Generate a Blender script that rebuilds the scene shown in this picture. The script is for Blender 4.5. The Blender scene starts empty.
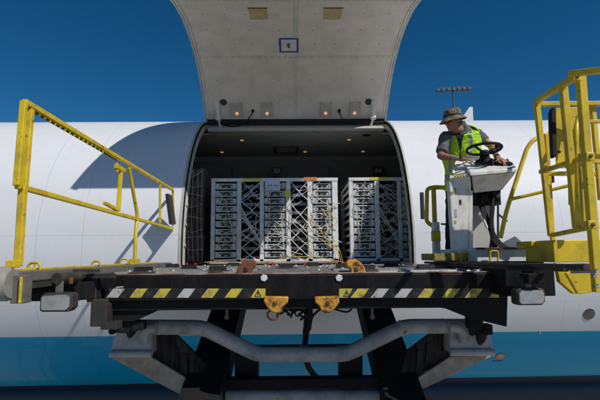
import bpy, bmesh, math, random
from math import sin, cos, tan, radians, pi, atan, sqrt
from mathutils import Vector, Matrix
random.seed(7)
scn = bpy.context.scene
col = scn.collection
R_ = radians
# ------------------------------------------------------------------ camera frame and pixel -> point helper
CAMZ = 5.17
F, PITCH, YAW, ROLL = 467.0, atan(55/467), -atan(6/467), R_(.45)
def P(px, py, Y):
    a = px-300; b = py-200
    qx = a*cos(ROLL)-b*sin(ROLL); qy = a*sin(ROLL)+b*cos(ROLL)
    x = qx/F; u = -qy/F
    y = cos(PITCH)-u*sin(PITCH); z = sin(PITCH)+u*cos(PITCH)
    X = x*cos(YAW)-y*sin(YAW); YY = x*sin(YAW)+y*cos(YAW)
    k = Y/YY
    return Vector((X*k, Y, z*k+CAMZ))
DECK = 5.0
AX, AY, AZ, AR = .05, 10.3, CAMZ+.074, 2.82     # airplane: door centre x, axis y and z, radius
# ------------------------------------------------------------------ materials
def nn(nt, t, **kw):
    n = nt.nodes.new(t)
    for k, v in kw.items(): setattr(n, k, v)
    return n
def mth(nt, op, a, b=None, c=None, clamp=False):
    n = nn(nt, 'ShaderNodeMath', operation=op); n.use_clamp = clamp
    for i, v in enumerate((a, b, c)):
        if v is None: continue
        if isinstance(v, (int, float)): n.inputs[i].default_value = v
        else: nt.links.new(v, n.inputs[i])
    return n.outputs[0]
def mixc(nt, f, a, b):
    n = nn(nt, 'ShaderNodeMix', data_type='RGBA')
    if isinstance(f, (int, float)): n.inputs[0].default_value = f
    else: nt.links.new(f, n.inputs[0])
    for i, v in ((6, a), (7, b)):
        if isinstance(v, (tuple, list)): n.inputs[i].default_value = (*v[:3], 1)
        else: nt.links.new(v, n.inputs[i])
    return n.outputs[2]
def noise(nt, scale, detail=5, rough=.6, vec=None, stretch=None):
    tc = nn(nt, 'ShaderNodeTexCoord'); n = nn(nt, 'ShaderNodeTexNoise')
    n.inputs['Scale'].default_value = scale; n.inputs['Detail'].default_value = detail; n.inputs['Roughness'].default_value = rough
    v = tc.outputs['Object'] if vec is None else vec
    if stretch:
        mp = nn(nt, 'ShaderNodeMapping'); mp.inputs['Scale'].default_value = stretch
        nt.links.new(v, mp.inputs['Vector']); v = mp.outputs[0]
    nt.links.new(v, n.inputs['Vector'])
    return n.outputs['Fac']
def ramp(nt, f, a, b):
    n = nn(nt, 'ShaderNodeMapRange'); n.inputs[1].default_value = a; n.inputs[2].default_value = b
    nt.links.new(f, n.inputs[0]); return n.outputs[0]
def mat(name, c, rough=.5, metal=0, dirt=None, damt=.5, dscale=6, dr=(.5, .7), chip=None, chr_=(.66, .7), chs=22, bump=.0, bs=60, stretch=None, emit=None, es=0, trans=0, coat=0, var=.12, alpha=1):
    m = bpy.data.materials.new(name); m.use_nodes = True; nt = m.node_tree
    b = nt.nodes['Principled BSDF']
    b.inputs['Roughness'].default_value = rough; b.inputs['Metallic'].default_value = metal
    b.inputs['Coat Weight'].default_value = coat
    b.inputs['Transmission Weight'].default_value = trans
    b.inputs['Alpha'].default_value = alpha
    f = noise(nt, 3.3, 6)
    cc = mixc(nt, ramp(nt, f, .3, .7), tuple(x*(1-var) for x in c), tuple(min(1, x*(1+var)) for x in c))
    if dirt:
        f = noise(nt, dscale, 8, .65, stretch=stretch)
        g = mth(nt, 'MULTIPLY', ramp(nt, f, *dr), damt)
        cc = mixc(nt, g, cc, dirt)
        rr = mth(nt, 'MULTIPLY_ADD', g, .35, rough, clamp=True); nt.links.new(rr, b.inputs['Roughness'])
    if chip:
        f = noise(nt, chs, 4, .7); cc = mixc(nt, ramp(nt, f, *chr_), cc, chip)
    nt.links.new(cc, b.inputs['Base Color'])
    if bump:
        bp = nn(nt, 'ShaderNodeBump'); bp.inputs['Strength'].default_value = bump; bp.inputs['Distance'].default_value = .01
        nt.links.new(noise(nt, bs, 6), bp.inputs['Height']); nt.links.new(bp.outputs[0], b.inputs['Normal'])
    if emit:
        b.inputs['Emission Color'].default_value = (*emit, 1); b.inputs['Emission Strength'].default_value = es
    return m
M = {}
M['yellow'] = mat('yellow_paint', (.66, .47, .016), .42, dirt=(.20, .13, .03), damt=.7, dscale=5, dr=(.48, .75), chip=(.08, .04, .02), chr_=(.655, .675), chs=19, bump=.15, bs=40)
M['oldyellow'] = mat('worn_yellow_paint', (.46, .33, .03), .6, dirt=(.10, .08, .05), damt=.9, dscale=9, dr=(.4, .62), chip=(.05, .04, .03), chr_=(.6, .64), chs=25)
M['black'] = mat('black_paint', (.004, .004, .005), .55, dirt=(.020, .017, .015), damt=.7, dscale=4, dr=(.42, .75), chip=(.12, .05, .025), chr_=(.70, .74), chs=14, bump=.2, bs=30, stretch=(3, 3, .7))
M['blackmatte'] = mat('black_steel', (.012, .012, .0125), .75, dirt=(.024, .021, .018), damt=.7, dscale=3, bump=.3, bs=25)
M['deck'] = mat('deck_steel', (.20, .19, .175), .55, .1, dirt=(.07, .05, .035), damt=.85, dscale=6, chip=(.42, .40, .37), chr_=(.60, .63), chs=13, bump=.3, bs=50)
M['roller'] = mat('roller_steel', (.34, .335, .32), .4, .4, dirt=(.10, .08, .06), damt=.8, dscale=9)
M['grey'] = mat('worn_grey_steel', (.155, .145, .13), .6, .15, dirt=(.07, .055, .04), damt=.85, dscale=7, chip=(.13, .06, .03), chr_=(.68, .72), chs=12, bump=.2, bs=60, stretch=(1, .4, 1))
M['dgrey'] = mat('dark_steel', (.045, .043, .04), .5, .3, dirt=(.12, .07, .04), damt=.6, dscale=8, bump=.2)
M['pipe'] = mat('pale_pipe_paint', (.42, .395, .375), .42, dirt=(.13, .10, .075), damt=.8, dscale=5, dr=(.45, .75), chip=(.04, .03, .022), chr_=(.67, .70), chs=9, bump=.25, bs=25, stretch=(1, 1, 1))
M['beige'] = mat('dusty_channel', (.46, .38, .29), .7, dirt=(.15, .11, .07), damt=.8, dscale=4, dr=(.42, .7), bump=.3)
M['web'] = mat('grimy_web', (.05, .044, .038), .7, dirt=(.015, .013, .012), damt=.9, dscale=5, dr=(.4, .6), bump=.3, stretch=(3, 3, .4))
M['rust'] = mat('rusty_steel', (.20, .075, .03), .85, dirt=(.07, .03, .018), damt=.8, dscale=14, bump=.6, bs=60)
M['lip'] = mat('scuffed_rusty_edge', (.16, .07, .035), .75, dirt=(.34, .30, .25), damt=.9, dscale=4, dr=(.42, .6), bump=.3)
M['drum'] = mat('ribbed_grey_drum', (.27, .26, .22), .6, dirt=(.12, .11, .08), damt=.8, dscale=3, stretch=(9, .5, .5), bump=.3)
M['hook'] = mat('chipped_yellow_hook', (.62, .30, .03), .55, dirt=(.12, .045, .02), damt=1, dscale=11, dr=(.46, .6), chip=(.03, .02, .015), chr_=(.62, .7), chs=17, bump=.5, bs=50)
M['tape_y'] = mat('tape_yellow', (.62, .50, .05), .5, dirt=(.16, .13, .08), damt=.8, dscale=14, dr=(.45, .65), chip=(.03, .03, .03), chr_=(.64, .67), chs=40)
M['tape_w'] = mat('tape_worn_white', (.50, .50, .47), .5, dirt=(.18, .16, .12), damt=.8, dscale=14, chip=(.03, .03, .03), chr_=(.62, .66), chs=38)
M['tape_k'] = mat('tape_black', (.02, .02, .022), .45, dirt=(.09, .085, .075), damt=.6, dscale=16)
M['kiosk'] = mat('off_white_paint', (.74, .73, .69), .42, dirt=(.22, .18, .13), damt=.6, dscale=5, dr=(.5, .72), chip=(.09, .06, .04), chr_=(.70, .73), chs=20, bump=.1, bs=30, stretch=(2, 2, .8))
M['rubber'] = mat('black_rubber', (.012, .012, .012), .6, dirt=(.05, .045, .04), damt=.5)
M['lens'] = mat('lamp_glass', (.75, .77, .78), .12, trans=.55, dirt=(.3, .25, .2), damt=.4, dscale=12)
M['chrome'] = mat('lamp_reflector', (.66, .67, .68), .10, .9, dirt=(.2, .18, .15), damt=.35, dscale=5, bump=.5, bs=9)
M['lining'] = mat('door_lining', (.70, .64, .575), .55, dirt=(.60, .55, .49), damt=.5, dscale=3, dr=(.4, .8), bump=.04, bs=12)
M['seamtape'] = mat('lining_tape', (.62, .62, .55), .5, dirt=(.30, .30, .27), damt=.6, dscale=20)
M['trim'] = mat('frame_primer', (.50, .49, .43), .45, dirt=(.24, .21, .17), damt=.5, dscale=9)
M['whitetrim'] = mat('white_trim', (.74, .74, .72), .4, dirt=(.3, .28, .25), damt=.5, dscale=8)
M['cabin'] = mat('cabin_lining', (.34, .33, .31), .65, dirt=(.24, .24, .23), damt=.5, dscale=2)
M['cabinceil'] = mat('cabin_ceiling', (.5, .49, .46), .6, dirt=(.4, .4, .38), damt=.4, dscale=2)
M['hatch'] = mat('hatch_frame', (.05, .05, .05), .6)
M['lamp'] = mat('warm_lamp', (1, .6, .3), .4, emit=(1, .50, .22), es=1.3)
M['lampdim'] = mat('warm_lamp_ceiling', (1, .6, .3), .4, emit=(1, .55, .28), es=.3)
M['clear'] = mat('clear_cover', (.62, .60, .57), .2, alpha=.35)
M['rivetgrey'] = mat('rivet_grey', (.22, .20, .18), .5)
M['blue'] = mat('sign_blue', (.01, .055, .33), .4)
M['signwhite'] = mat('sign_white', (.62, .62, .60), .5, dirt=(.4, .4, .38), damt=.4)
M['ink'] = mat('black_ink', (.015, .015, .015), .5)
M['red'] = mat('red_paint', (.50, .03, .02), .45, dirt=(.2, .03, .02), damt=.5, dscale=20)
M['winglass'] = mat('honeycomb_window', (.50, .42, .20), .5, dirt=(.22, .17, .07), damt=.9, dscale=9, stretch=(8, 1, 1))
M['rackwhite'] = mat('rack_white', (.82, .81, .78), .45, dirt=(.42, .38, .32), damt=.5, dscale=7, chip=(.2, .16, .12), chr_=(.7, .73), chs=18)
M['tray'] = mat('pale_plastic_tray', (.74, .76, .75), .35, dirt=(.25, .22, .18), damt=.7, dscale=9, dr=(.42, .65))
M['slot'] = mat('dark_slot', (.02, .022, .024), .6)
M['shelf'] = mat('grey_shelf', (.19, .21, .24), .45, .4, dirt=(.06, .06, .06), damt=.7)
M['rope'] = mat('white_rope', (.78, .76, .70), .8, dirt=(.30, .27, .22), damt=.7, dscale=14)
M['yrope'] = mat('yellow_rope', (.66, .46, .03), .7, dirt=(.3, .2, .05), damt=.5, dscale=14)
M['paper'] = mat('blue_white_paper', (.60, .68, .80), .6)
M['orange'] = mat('orange_label', (.85, .22, .02), .5)
M['yelltag'] = mat('yellow_tag', (.80, .66, .03), .5)
M['brownwrap'] = mat('brown_carton', (.13, .07, .045), .55, dirt=(.30, .26, .22), damt=.6, dscale=9, dr=(.5, .6), bump=.9, bs=14, coat=.5)
M['skin'] = mat('tanned_skin', (.36, .165, .10), .5, dirt=(.27, .10, .06), damt=.5, dscale=18, bump=.08, bs=200)
M['shirt'] = mat('grey_shirt', (.115, .12, .125), .9, dirt=(.07, .075, .08), damt=.6, dscale=9, bump=.4, bs=60)
M['navy'] = mat('navy_cloth', (.016, .02, .035), .9, bump=.3, bs=60)
M['lime'] = mat('lime_vest', (.47, .80, .02), .75, dirt=(.33, .62, .02), damt=.6, dscale=9, bump=.35, bs=30)
M['reflect'] = mat('grey_reflective', (.33, .33, .33), .45, .2, bump=.2)
M['glasses'] = mat('dark_glasses', (.01, .01, .01), .15)
M['hair'] = mat('dark_hair', (.03, .02, .015), .8, bump=.5, bs=200)
M['bellynavy'] = mat('belly_navy', (.010, .024, .05), .35)  # fairing takes the tone of the ground reflection painted on the belly
M['plane2'] = mat('far_white_paint', (.78, .76, .76), .4)
M['mast'] = mat('mast_steel', (.11, .11, .115), .5, .5)
M['maroon'] = mat('maroon_frame', (.16, .02, .02), .5)
def camo():
    m = mat('camo_hat', (.17, .125, .075), .95, bump=.4, bs=120)
    nt = m.node_tree; b = nt.nodes['Principled BSDF']
    c = mixc(nt, ramp(nt, noise(nt, 22, 2), .5, .53), (.27, .20, .125), (.13, .105, .065))
    c = mixc(nt, ramp(nt, noise(nt, 34, 2), .57, .6), c, (.05, .035, .022))
    nt.links.new(c, b.inputs['Base Color']); return m
M['camo'] = camo()
def fuselage_mat():
    m = bpy.data.materials.new('airliner_paint'); m.use_nodes = True; nt = m.node_tree
    b = nt.nodes['Principled BSDF']
    uv = nn(nt, 'ShaderNodeUVMap'); uv.uv_map = 'UVMap'
    s = nn(nt, 'ShaderNodeSeparateXYZ'); nt.links.new(uv.outputs[0], s.inputs[0])
    u, v = s.outputs[0], s.outputs[1]
    def line(x, c, w):
        d = mth(nt, 'ABSOLUTE', mth(nt, 'SUBTRACT', x, c))
        return mth(nt, 'SUBTRACT', 1, ramp(nt, d, w*.5, w))
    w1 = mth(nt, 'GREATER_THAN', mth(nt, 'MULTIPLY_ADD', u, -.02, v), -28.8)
    w2 = mth(nt, 'GREATER_THAN', mth(nt, 'MULTIPLY_ADD', u, -.4, v), -55.2)  # below this, the dark ground reflection is painted in as a tilted navy band
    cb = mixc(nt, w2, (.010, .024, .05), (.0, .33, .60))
    c = mixc(nt, 0.0, (.73, .74, .76), (.73, .74, .76))
    f = noise(nt, 1.3, 8, .7, stretch=(.35, 1, 1.2))
    c = mixc(nt, mth(nt, 'MULTIPLY', ramp(nt, f, .45, .8), .16), c, (.30, .29, .28))
    f = noise(nt, 3, 6, .6, stretch=(7, .4, .4))
    c = mixc(nt, mth(nt, 'MULTIPLY', ramp(nt, f, .55, .8), .12), c, (.25, .23, .2))
    L = None
    for x, cc, w in [(v, 5.3, .10), (v, 57, .12), (v, -17.5, .05), (v, -33.5, .10), (u, -4.15, .006), (u, -3.42, .005), (u, -8.1, .008), (u, 4.3, .004), (u, 6.2, .006), (u, 9.4, .008)]:
        l = line(x, cc, w); L = l if L is None else mth(nt, 'MAXIMUM', L, l)
    c = mixc(nt, mth(nt, 'MULTIPLY', L, .32), c, (.10, .10, .10))
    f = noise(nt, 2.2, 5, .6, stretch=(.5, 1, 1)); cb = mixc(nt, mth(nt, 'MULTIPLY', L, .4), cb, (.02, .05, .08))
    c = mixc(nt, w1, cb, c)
    nt.links.new(c, b.inputs['Base Color'])
    b.inputs['Roughness'].default_value = .5
    b.inputs['Specular IOR Level'].default_value = .25; b.inputs['Coat Weight'].default_value = .22; b.inputs['Coat Roughness'].default_value = .03
    bp = nn(nt, 'ShaderNodeBump'); bp.inputs['Strength'].default_value = .22; bp.inputs['Distance'].default_value = .02
    nt.links.new(noise(nt, 1.1, 2, .5), bp.inputs['Height']); nt.links.new(bp.outputs[0], b.inputs['Normal'])
    return m
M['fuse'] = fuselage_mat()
def asphalt():
    m = mat('apron_concrete', (.36, .35, .325), .85, dirt=(.22, .21, .195), damt=.7, dscale=.25, dr=(.4, .7), bump=.3, bs=20)
    return m
M['apron'] = asphalt()
for k_ in ('black', 'blackmatte', 'rubber', 'web', 'tape_k'): M[k_].node_tree.nodes['Principled BSDF'].inputs['Specular IOR Level'].default_value = .22
# ------------------------------------------------------------------ mesh helpers
def smooth_obj(o, ang=40):
    for p in o.data.polygons: p.use_smooth = True
    m = o.modifiers
    try:
        o.data.set_sharp_from_angle(angle=R_(ang))
    except Exception: pass
class MB:
    def __init__(s): s.bm = bmesh.new(); s.mi = 0
    def _tag(s, faces):
        for f in faces: f.material_index = s.mi
    def box(s, c, size, rot=None):
        c = Vector(c); h = Vector(size)/2
        vs = []
        for i in (-1, 1):
            for j in (-1, 1):
                for k in (-1, 1):
                    v = Vector((i*h.x, j*h.y, k*h.z))
                    if rot: v = rot @ v
                    vs.append(s.bm.verts.new(c+v))
        idx = [(0,1,3,2),(4,6,7,5),(0,4,5,1),(2,3,7,6),(0,2,6,4),(1,5,7,3)]
        s._tag([s.bm.faces.new([vs[i] for i in q]) for q in idx]); return s
    def bar(s, a, b, w, h, up=(0,0,1)):
        a, b = Vector(a), Vector(b); d = (b-a); L = d.length; d.normalize()
        up = Vector(up)
        if abs(d.dot(up)) > .95: up = Vector((0,1,0))
        x = d.cross(up).normalized(); z = x.cross(d).normalized()
        rot = Matrix((x, d, z)).transposed()
        return s.box((a+b)/2, (w, L, h), rot)
    def prism(s, pts, vec):
        vec = Vector(vec); a = [s.bm.verts.new(Vector(p)) for p in pts]; b = [s.bm.verts.new(Vector(p)+vec) for p in pts]
        n = len(a); fs = [s.bm.faces.new(a[::-1]), s.bm.faces.new(b)]
        for i in range(n): fs.append(s.bm.faces.new([a[i], a[(i+1)%n], b[(i+1)%n], b[i]]))
        s._tag(fs); return s
    def tube(s, pts, r, n=10, side=(1,0,0), caps=True, round_=False):
        pts = [Vector(p) for p in pts]; N = len(pts)
        rr = r if isinstance(r, (list, tuple)) else [r]*N
        rr = [x if isinstance(x, (list, tuple)) else (x, x) for x in rr]
        if round_:
            d0 = (pts[0]-pts[1]).normalized(); d1 = (pts[-1]-pts[-2]).normalized()
            P0, P1, a, b = pts[0], pts[-1], rr[0], rr[-1]
            pre = [(P0+d0*min(a)*k, (a[0]*sqrt(1-k*k), a[1]*sqrt(1-k*k))) for k in (.98, .85, .55)]
            post = [(P1+d1*min(b)*k, (b[0]*sqrt(1-k*k), b[1]*sqrt(1-k*k))) for k in (.55, .85, .98)]
            pts = [p for p, _ in pre]+pts+[p for p, _ in post]; rr = [q for _, q in pre]+rr+[q for _, q in post]; N = len(pts)
        rings = []; side = Vector(side); prev = None
        for i, p in enumerate(pts):
            d = (pts[min(i+1, N-1)]-pts[max(i-1, 0)]).normalized()
            sd = side if prev is None else prev
            x = sd - d*sd.dot(d)
            if x.length < 1e-3: x = d.orthogonal()
            x.normalize(); y = d.cross(x); prev = x
            rings.append([s.bm.verts.new(p+x*rr[i][0]*cos(2*pi*k/n)+y*rr[i][1]*sin(2*pi*k/n)) for k in range(n)])
        fs = []
        for i in range(N-1):
            for k in range(n):
                fs.append(s.bm.faces.new([rings[i][k], rings[i][(k+1)%n], rings[i+1][(k+1)%n], rings[i+1][k]]))
        if caps: fs += [s.bm.faces.new(rings[0][::-1]), s.bm.faces.new(rings[-1])]
        s._tag(fs); return s
    def lathe(s, c, prof, n=24, axis=(0,0,1), x=None):
        ax = Vector(axis).normalized(); X = Vector(x).normalized() if x else ax.orthogonal().normalized(); Y = ax.cross(X); c = Vector(c)
        rings = [[s.bm.verts.new(c+ax*z+(X*cos(2*pi*k/n)+Y*sin(2*pi*k/n))*max(r, 1e-4)) for k in range(n)] for r, z in prof]
        fs = []
        for i in range(len(prof)-1):
            for k in range(n): fs.append(s.bm.faces.new([rings[i][k], rings[i][(k+1)%n], rings[i+1][(k+1)%n], rings[i+1][k]]))
        s._tag(fs); return s
    def ell(s, c, rad, f=(0,1,0), u=(0,0,1), n=20):
        f = Vector(f).normalized(); l = f.cross(Vector(u)).normalized(); u = l.cross(f)
        c = Vector(c); m = n//2; rings = []
        for i in range(m+1):
            t = pi*i/m
            rings.append([s.bm.verts.new(c+l*rad[0]*sin(t)*cos(2*pi*k/n)+f*rad[1]*sin(t)*sin(2*pi*k/n)+u*rad[2]*cos(t)) for k in range(n)])
        fs = []
        for i in range(m):
            for k in range(n): fs.append(s.bm.faces.new([rings[i][k], rings[i+1][k], rings[i+1][(k+1)%n], rings[i][(k+1)%n]]))
        s._tag(fs); return s
    def build(s, name, mats, parent=None, bevel=0, smooth=None, remesh=0, sm=0, recalc=True, solid=0):
        if sm == 0 and remesh: pass
        bmesh.ops.remove_doubles(s.bm, verts=s.bm.verts, dist=1e-6)
        if recalc: bmesh.ops.recalc_face_normals(s.bm, faces=s.bm.faces)
        me = bpy.data.meshes.new(name); s.bm.to_mesh(me); s.bm.free()
        if not isinstance(mats, (list, tuple)): mats = [mats]
        for m in mats: me.materials.append(M[m] if isinstance(m, str) else m)
        o = bpy.data.objects.new(name, me); col.objects.link(o)
        if parent:
            o.parent = parent
            L = parent.location if parent.parent is None else Vector((0,0,0))
            # vertices are in world space: counter the root's offset
            root = parent
            while root.parent: root = root.parent
            if parent is root: o.location = -root.location
        if remesh:
            r = o.modifiers.new('r', 'REMESH'); r.mode = 'VOXEL'; r.voxel_size = remesh; r.use_smooth_shade = True
            if sm: q = o.modifiers.new('s', 'SMOOTH'); q.iterations = sm; q.factor = .5
        if solid:
            q = o.modifiers.new('t', 'SOLIDIFY'); q.thickness = solid; q.offset = 0
        if bevel:
            b = o.modifiers.new('b', 'BEVEL'); b.width = bevel; b.segments = 2; b.limit_method = 'ANGLE'; b.angle_limit = R_(40)
        if smooth: smooth_obj(o, smooth)
        return o
def tag(o, label=None, cat=None, group=None, kind=None):
    if label: o['label'] = label
    if cat: o['category'] = cat
    if group: o['group'] = group
    if kind: o['kind'] = kind
    return o
def empty(name, loc=(0,0,0)):
    o = bpy.data.objects.new(name, None); col.objects.link(o); o.location = loc; o.empty_display_size = .2; return o
def curve_pts(pts, k=6):
    pts = [Vector(p) for p in pts]; out = []
    for i in range(len(pts)-1):
        p0, p1, p2, p3 = pts[max(i-1,0)], pts[i], pts[i+1], pts[min(i+2, len(pts)-1)]
        for j in range(k):
            t = j/k
            out.append(.5*((2*p1)+(p2-p0)*t+(2*p0-5*p1+4*p2-p3)*t*t+(3*p1-p0-3*p2+p3)*t**3))
    out.append(pts[-1]); return out
def bendpts(pts, r, k=5):
    """polyline with its corners rounded by radius r"""
    pts = [Vector(p) for p in pts]; out = [pts[0]]
    for i in range(1, len(pts)-1):
        a, b, c = pts[i-1], pts[i], pts[i+1]
        da = (a-b); dc = (c-b); ra = min(r, da.length*.45, dc.length*.45)
        p, q = b+da.normalized()*ra, b+dc.normalized()*ra
        for j in range(k+1):
            t = j/k; out.append(p*(1-t)**2+b*2*t*(1-t)+q*t*t)
    out.append(pts[-1]); return out
def text_mesh(name, body, size, mw, material, parent, depth=.002):
    cu = bpy.data.curves.new('t', 'FONT'); cu.body = body; cu.size = size; cu.extrude = depth; cu.align_x = 'CENTER'; cu.align_y = 'CENTER'; cu.offset = size*.02
    t = bpy.data.objects.new('t', cu); col.objects.link(t); bpy.context.view_layer.update()
    dg = bpy.context.evaluated_depsgraph_get()
    me = bpy.data.meshes.new_from_object(t.evaluated_get(dg)); bpy.data.objects.remove(t)
    me.transform(mw); me.materials.clear(); me.materials.append(M[material])
    o = bpy.data.objects.new(name, me); col.objects.link(o)
    if parent:
        o.parent = parent
        if parent.parent is None: o.location = -parent.location
    return o
# ------------------------------------------------------------------ world, sun, camera
SUN = Vector((1.88, -1.60, 2.62)).normalized()
w = bpy.data.worlds.new('World'); scn.world = w; w.use_nodes = True
nt = w.node_tree; bg = nt.nodes['Background']
sky = nt.nodes.new('ShaderNodeTexSky'); sky.sky_type = 'NISHITA'; sky.sun_disc = False
sky.sun_elevation = math.asin(SUN.z); sky.sun_rotation = math.atan2(SUN.x, SUN.y)
sky.altitude = 1500; sky.air_density = .75; sky.dust_density = .05; sky.ozone_density = 4.5
hs = nt.nodes.new('ShaderNodeHueSaturation'); hs.inputs['Saturation'].default_value = 1.28; hs.inputs['Hue'].default_value = .492
nt.links.new(sky.outputs[0], hs.inputs['Color']); nt.links.new(hs.outputs[0], bg.inputs[0]); bg.inputs[1].default_value = .07
sl = bpy.data.lights.new('sun', 'SUN'); sl.energy = 3.6; sl.angle = R_(.5); sl.color = (1, .955, .89)
so = bpy.data.objects.new('sun', sl); col.objects.link(so); so.rotation_euler = (-SUN).to_track_quat('-Z', 'Y').to_euler(); so.location = SUN*40
cd = bpy.data.cameras.new('camera'); co = bpy.data.objects.new('camera', cd); col.objects.link(co); scn.camera = co
cd.sensor_width = 36; cd.lens = F/600*36; cd.clip_end = 12000; cd.clip_start = .05
co.location = (0, 0, CAMZ)
Mx = Matrix.Rotation(YAW, 4, 'Z') @ Matrix.Rotation(R_(90)+PITCH, 4, 'X') @ Matrix.Rotation(-ROLL, 4, 'Z')
co.rotation_euler = Mx.to_euler()
scn.view_settings.view_transform = 'Standard'; scn.view_settings.look = 'None'; scn.view_settings.exposure = .06; scn.view_settings.gamma = 1
# ------------------------------------------------------------------ setting
b = MB(); b.lathe((0, 0, 0), [(.0001, 0), (20, 0), (60, 0), (300, 0), (1500, 0), (6000, 0)], 48)
tag(b.build('ground', 'apron', recalc=False), kind='structure')

# ------------------------------------------------------------------ airplane
plane = empty('cargo_airplane', (AX, AY, 0))
tag(plane, 'white and blue wide freighter fuselage with its main deck cargo door raised', 'airplane')
def cyl(X, th, r=AR):
    t = R_(th); return Vector((AX+X, AY-r*cos(t), AZ+r*sin(t)))
HW, TB, TT = 1.88, -7.2, 72.5      # door half width, bottom and top angle
def rrect(hw, tb, tt, rx, n=14):
    """rounded door outline in (X, theta); the top corners are wide, the lower tight"""
    pts = []; ry = math.degrees(rx/AR); 
    def corner(cx, ct, sx, st, r, r2):
        for i in range(n+1):
            a = pi/2*i/n
            pts.append((cx+sx*r*(cos(a)), ct+st*r2*sin(a)))
    seq = []
    # start bottom right going counter-clockwise
    def arc(cx, ct, r, a0, a1):
        r2 = math.degrees(r/AR)
        return [(cx+r*cos(R_(a0+(a1-a0)*i/n)), ct+r2*sin(R_(a0+(a1-a0)*i/n))) for i in range(n+1)]
    rb = .06; rb2 = math.degrees(rb/AR)
    p = arc(hw-rb, tb+rb2, rb, -90, 0)+[(hw, tb+(tt-tb)*k/64) for k in range(2, 59)]+arc(hw-rx, tt-ry, rx, 0, 90)
    p += [(hw-rx-(2*hw-2*rx)*k/10, tt) for k in range(1, 10)]
    q = [(-x, t) for x, t in p[:len(p)-9]][::-1]
    return p+q
inner = rrect(HW, TB, TT, .26)
# make the outline closed along the bottom too
nb = 10
bx0 = inner[-1][0]; bx1 = inner[0][0]
inner += [(bx0+(bx1-bx0)*k/nb, TB) for k in range(1, nb)]
OX, OB, OT = 2.6, -14.0, 84.0
def outer_of(x, t):
    cx, ct = 0, (TB+TT)/2; dx, dt = x-cx, t-ct
    k = min((OX/abs(dx)) if abs(dx) > 1e-9 else 1e9, ((OT-ct)/abs(dt) if dt > 0 else (ct-OB)/abs(dt)) if abs(dt) > 1e-9 else 1e9)
    return (cx+dx*k, ct+dt*k)
outer = [outer_of(x, t) for x, t in inner]
for c in ((OX, OT), (-OX, OT), (-OX, OB), (OX, OB)):      # the point nearest each corner becomes the corner
    i_ = min(range(len(outer)), key=lambda i: (outer[i][0]-c[0])**2+((outer[i][1]-c[1])/20)**2); outer[i_] = c
bm = bmesh.new(); uvl = bm.loops.layers.uv.new('UVMap')
def quadp(ps, off=0):
    vs = [bm.verts.new(cyl(x, t)) for x, t in ps]
    f = bm.faces.new(vs); f.smooth = True
    w_ = 360 if sum(t for _, t in ps)/len(ps) > 180 else 0
    for lp, (x, t) in zip(f.loops, ps): lp[uvl].uv = (x, t-w_)
K = 10; n = len(inner)
for i in range(n):
    a0, a1, b0, b1 = inner[i], inner[(i+1)%n], outer[i], outer[(i+1)%n]
    for k in range(K):
        L = lambda p, q, s: (p[0]+(q[0]-p[0])*s, p[1]+(q[1]-p[1])*s)
        quadp([L(a0, b0, k/K), L(a1, b1, k/K), L(a1, b1, (k+1)/K), L(a0, b0, (k+1)/K)])
def grid(x0, x1, t0, t1, nx, ntt):
    for i in range(nx):
        for j in range(ntt):
            xa, xb = x0+(x1-x0)*i/nx, x0+(x1-x0)*(i+1)/nx; ta, tb = t0+(t1-t0)*j/ntt, t0+(t1-t0)*(j+1)/ntt
            quadp([(xa, ta), (xb, ta), (xb, tb), (xa, tb)])
grid(-OX, OX, OT, 360+OB, 4, 131)
grid(OX, 24, OB, OB+360, 8, 180); grid(-14, -OX, OB, OB+360, 5, 180)
# nose and tail: tapering rings
def taper(xs, flip):
    for (xa, ra, za), (xb, rb, zb) in zip(xs[:-1], xs[1:]):
        for j in range(60):
            t0, t1 = 6*j, 6*j+6
            ps = []
            for x, r, dz, t in ((xa, ra, za, t0), (xb, rb, zb, t0), (xb, rb, zb, t1), (xa, ra, za, t1)):
                v = cyl(x, t, r); v.z += dz; ps.append((v, x, t))
            vs = [bm.verts.new(p[0]) for p in ps]; f = bm.faces.new(vs); f.smooth = True
            for lp, p in zip(f.loops, ps): lp[uvl].uv = (p[1], p[2] if p[2] < 180 else p[2]-360)
taper([(-14, 2.82, 0), (-15.5, 2.7, -.08), (-17, 2.35, -.3), (-18.3, 1.75, -.6), (-19.2, 1.0, -.85), (-19.6, .02, -.95)], 1)
taper([(24, 2.82, 0), (30, 2.5, .3), (36, 1.7, .9), (42, .4, 1.6)], 0)
me = bpy.data.meshes.new('fuselage'); bm.to_mesh(me); bm.free()
norms = []
for v in me.vertices:
    d = Vector((0, v.co.y-AY, v.co.z-AZ)); norms.append(d.normalized() if d.length > 0 else Vector((0,0,1)))
bmx = bmesh.new(); bmx.from_mesh(me)
for f in bmx.faces:
    c = f.calc_center_median(); d = Vector((0, c.y-AY, c.z-AZ))
    f.normal_update()
    if f.normal.dot(d) < 0: f.normal_flip()
bmx.to_mesh(me); bmx.free()
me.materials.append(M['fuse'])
me.normals_split_custom_set_from_vertices([tuple((Vector((0, v.co.y-AY, v.co.z-AZ))).normalized()) for v in me.vertices])
fus = bpy.data.objects.new('fuselage', me); col.objects.link(fus); fus.parent = plane; fus.location = -plane.location
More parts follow.
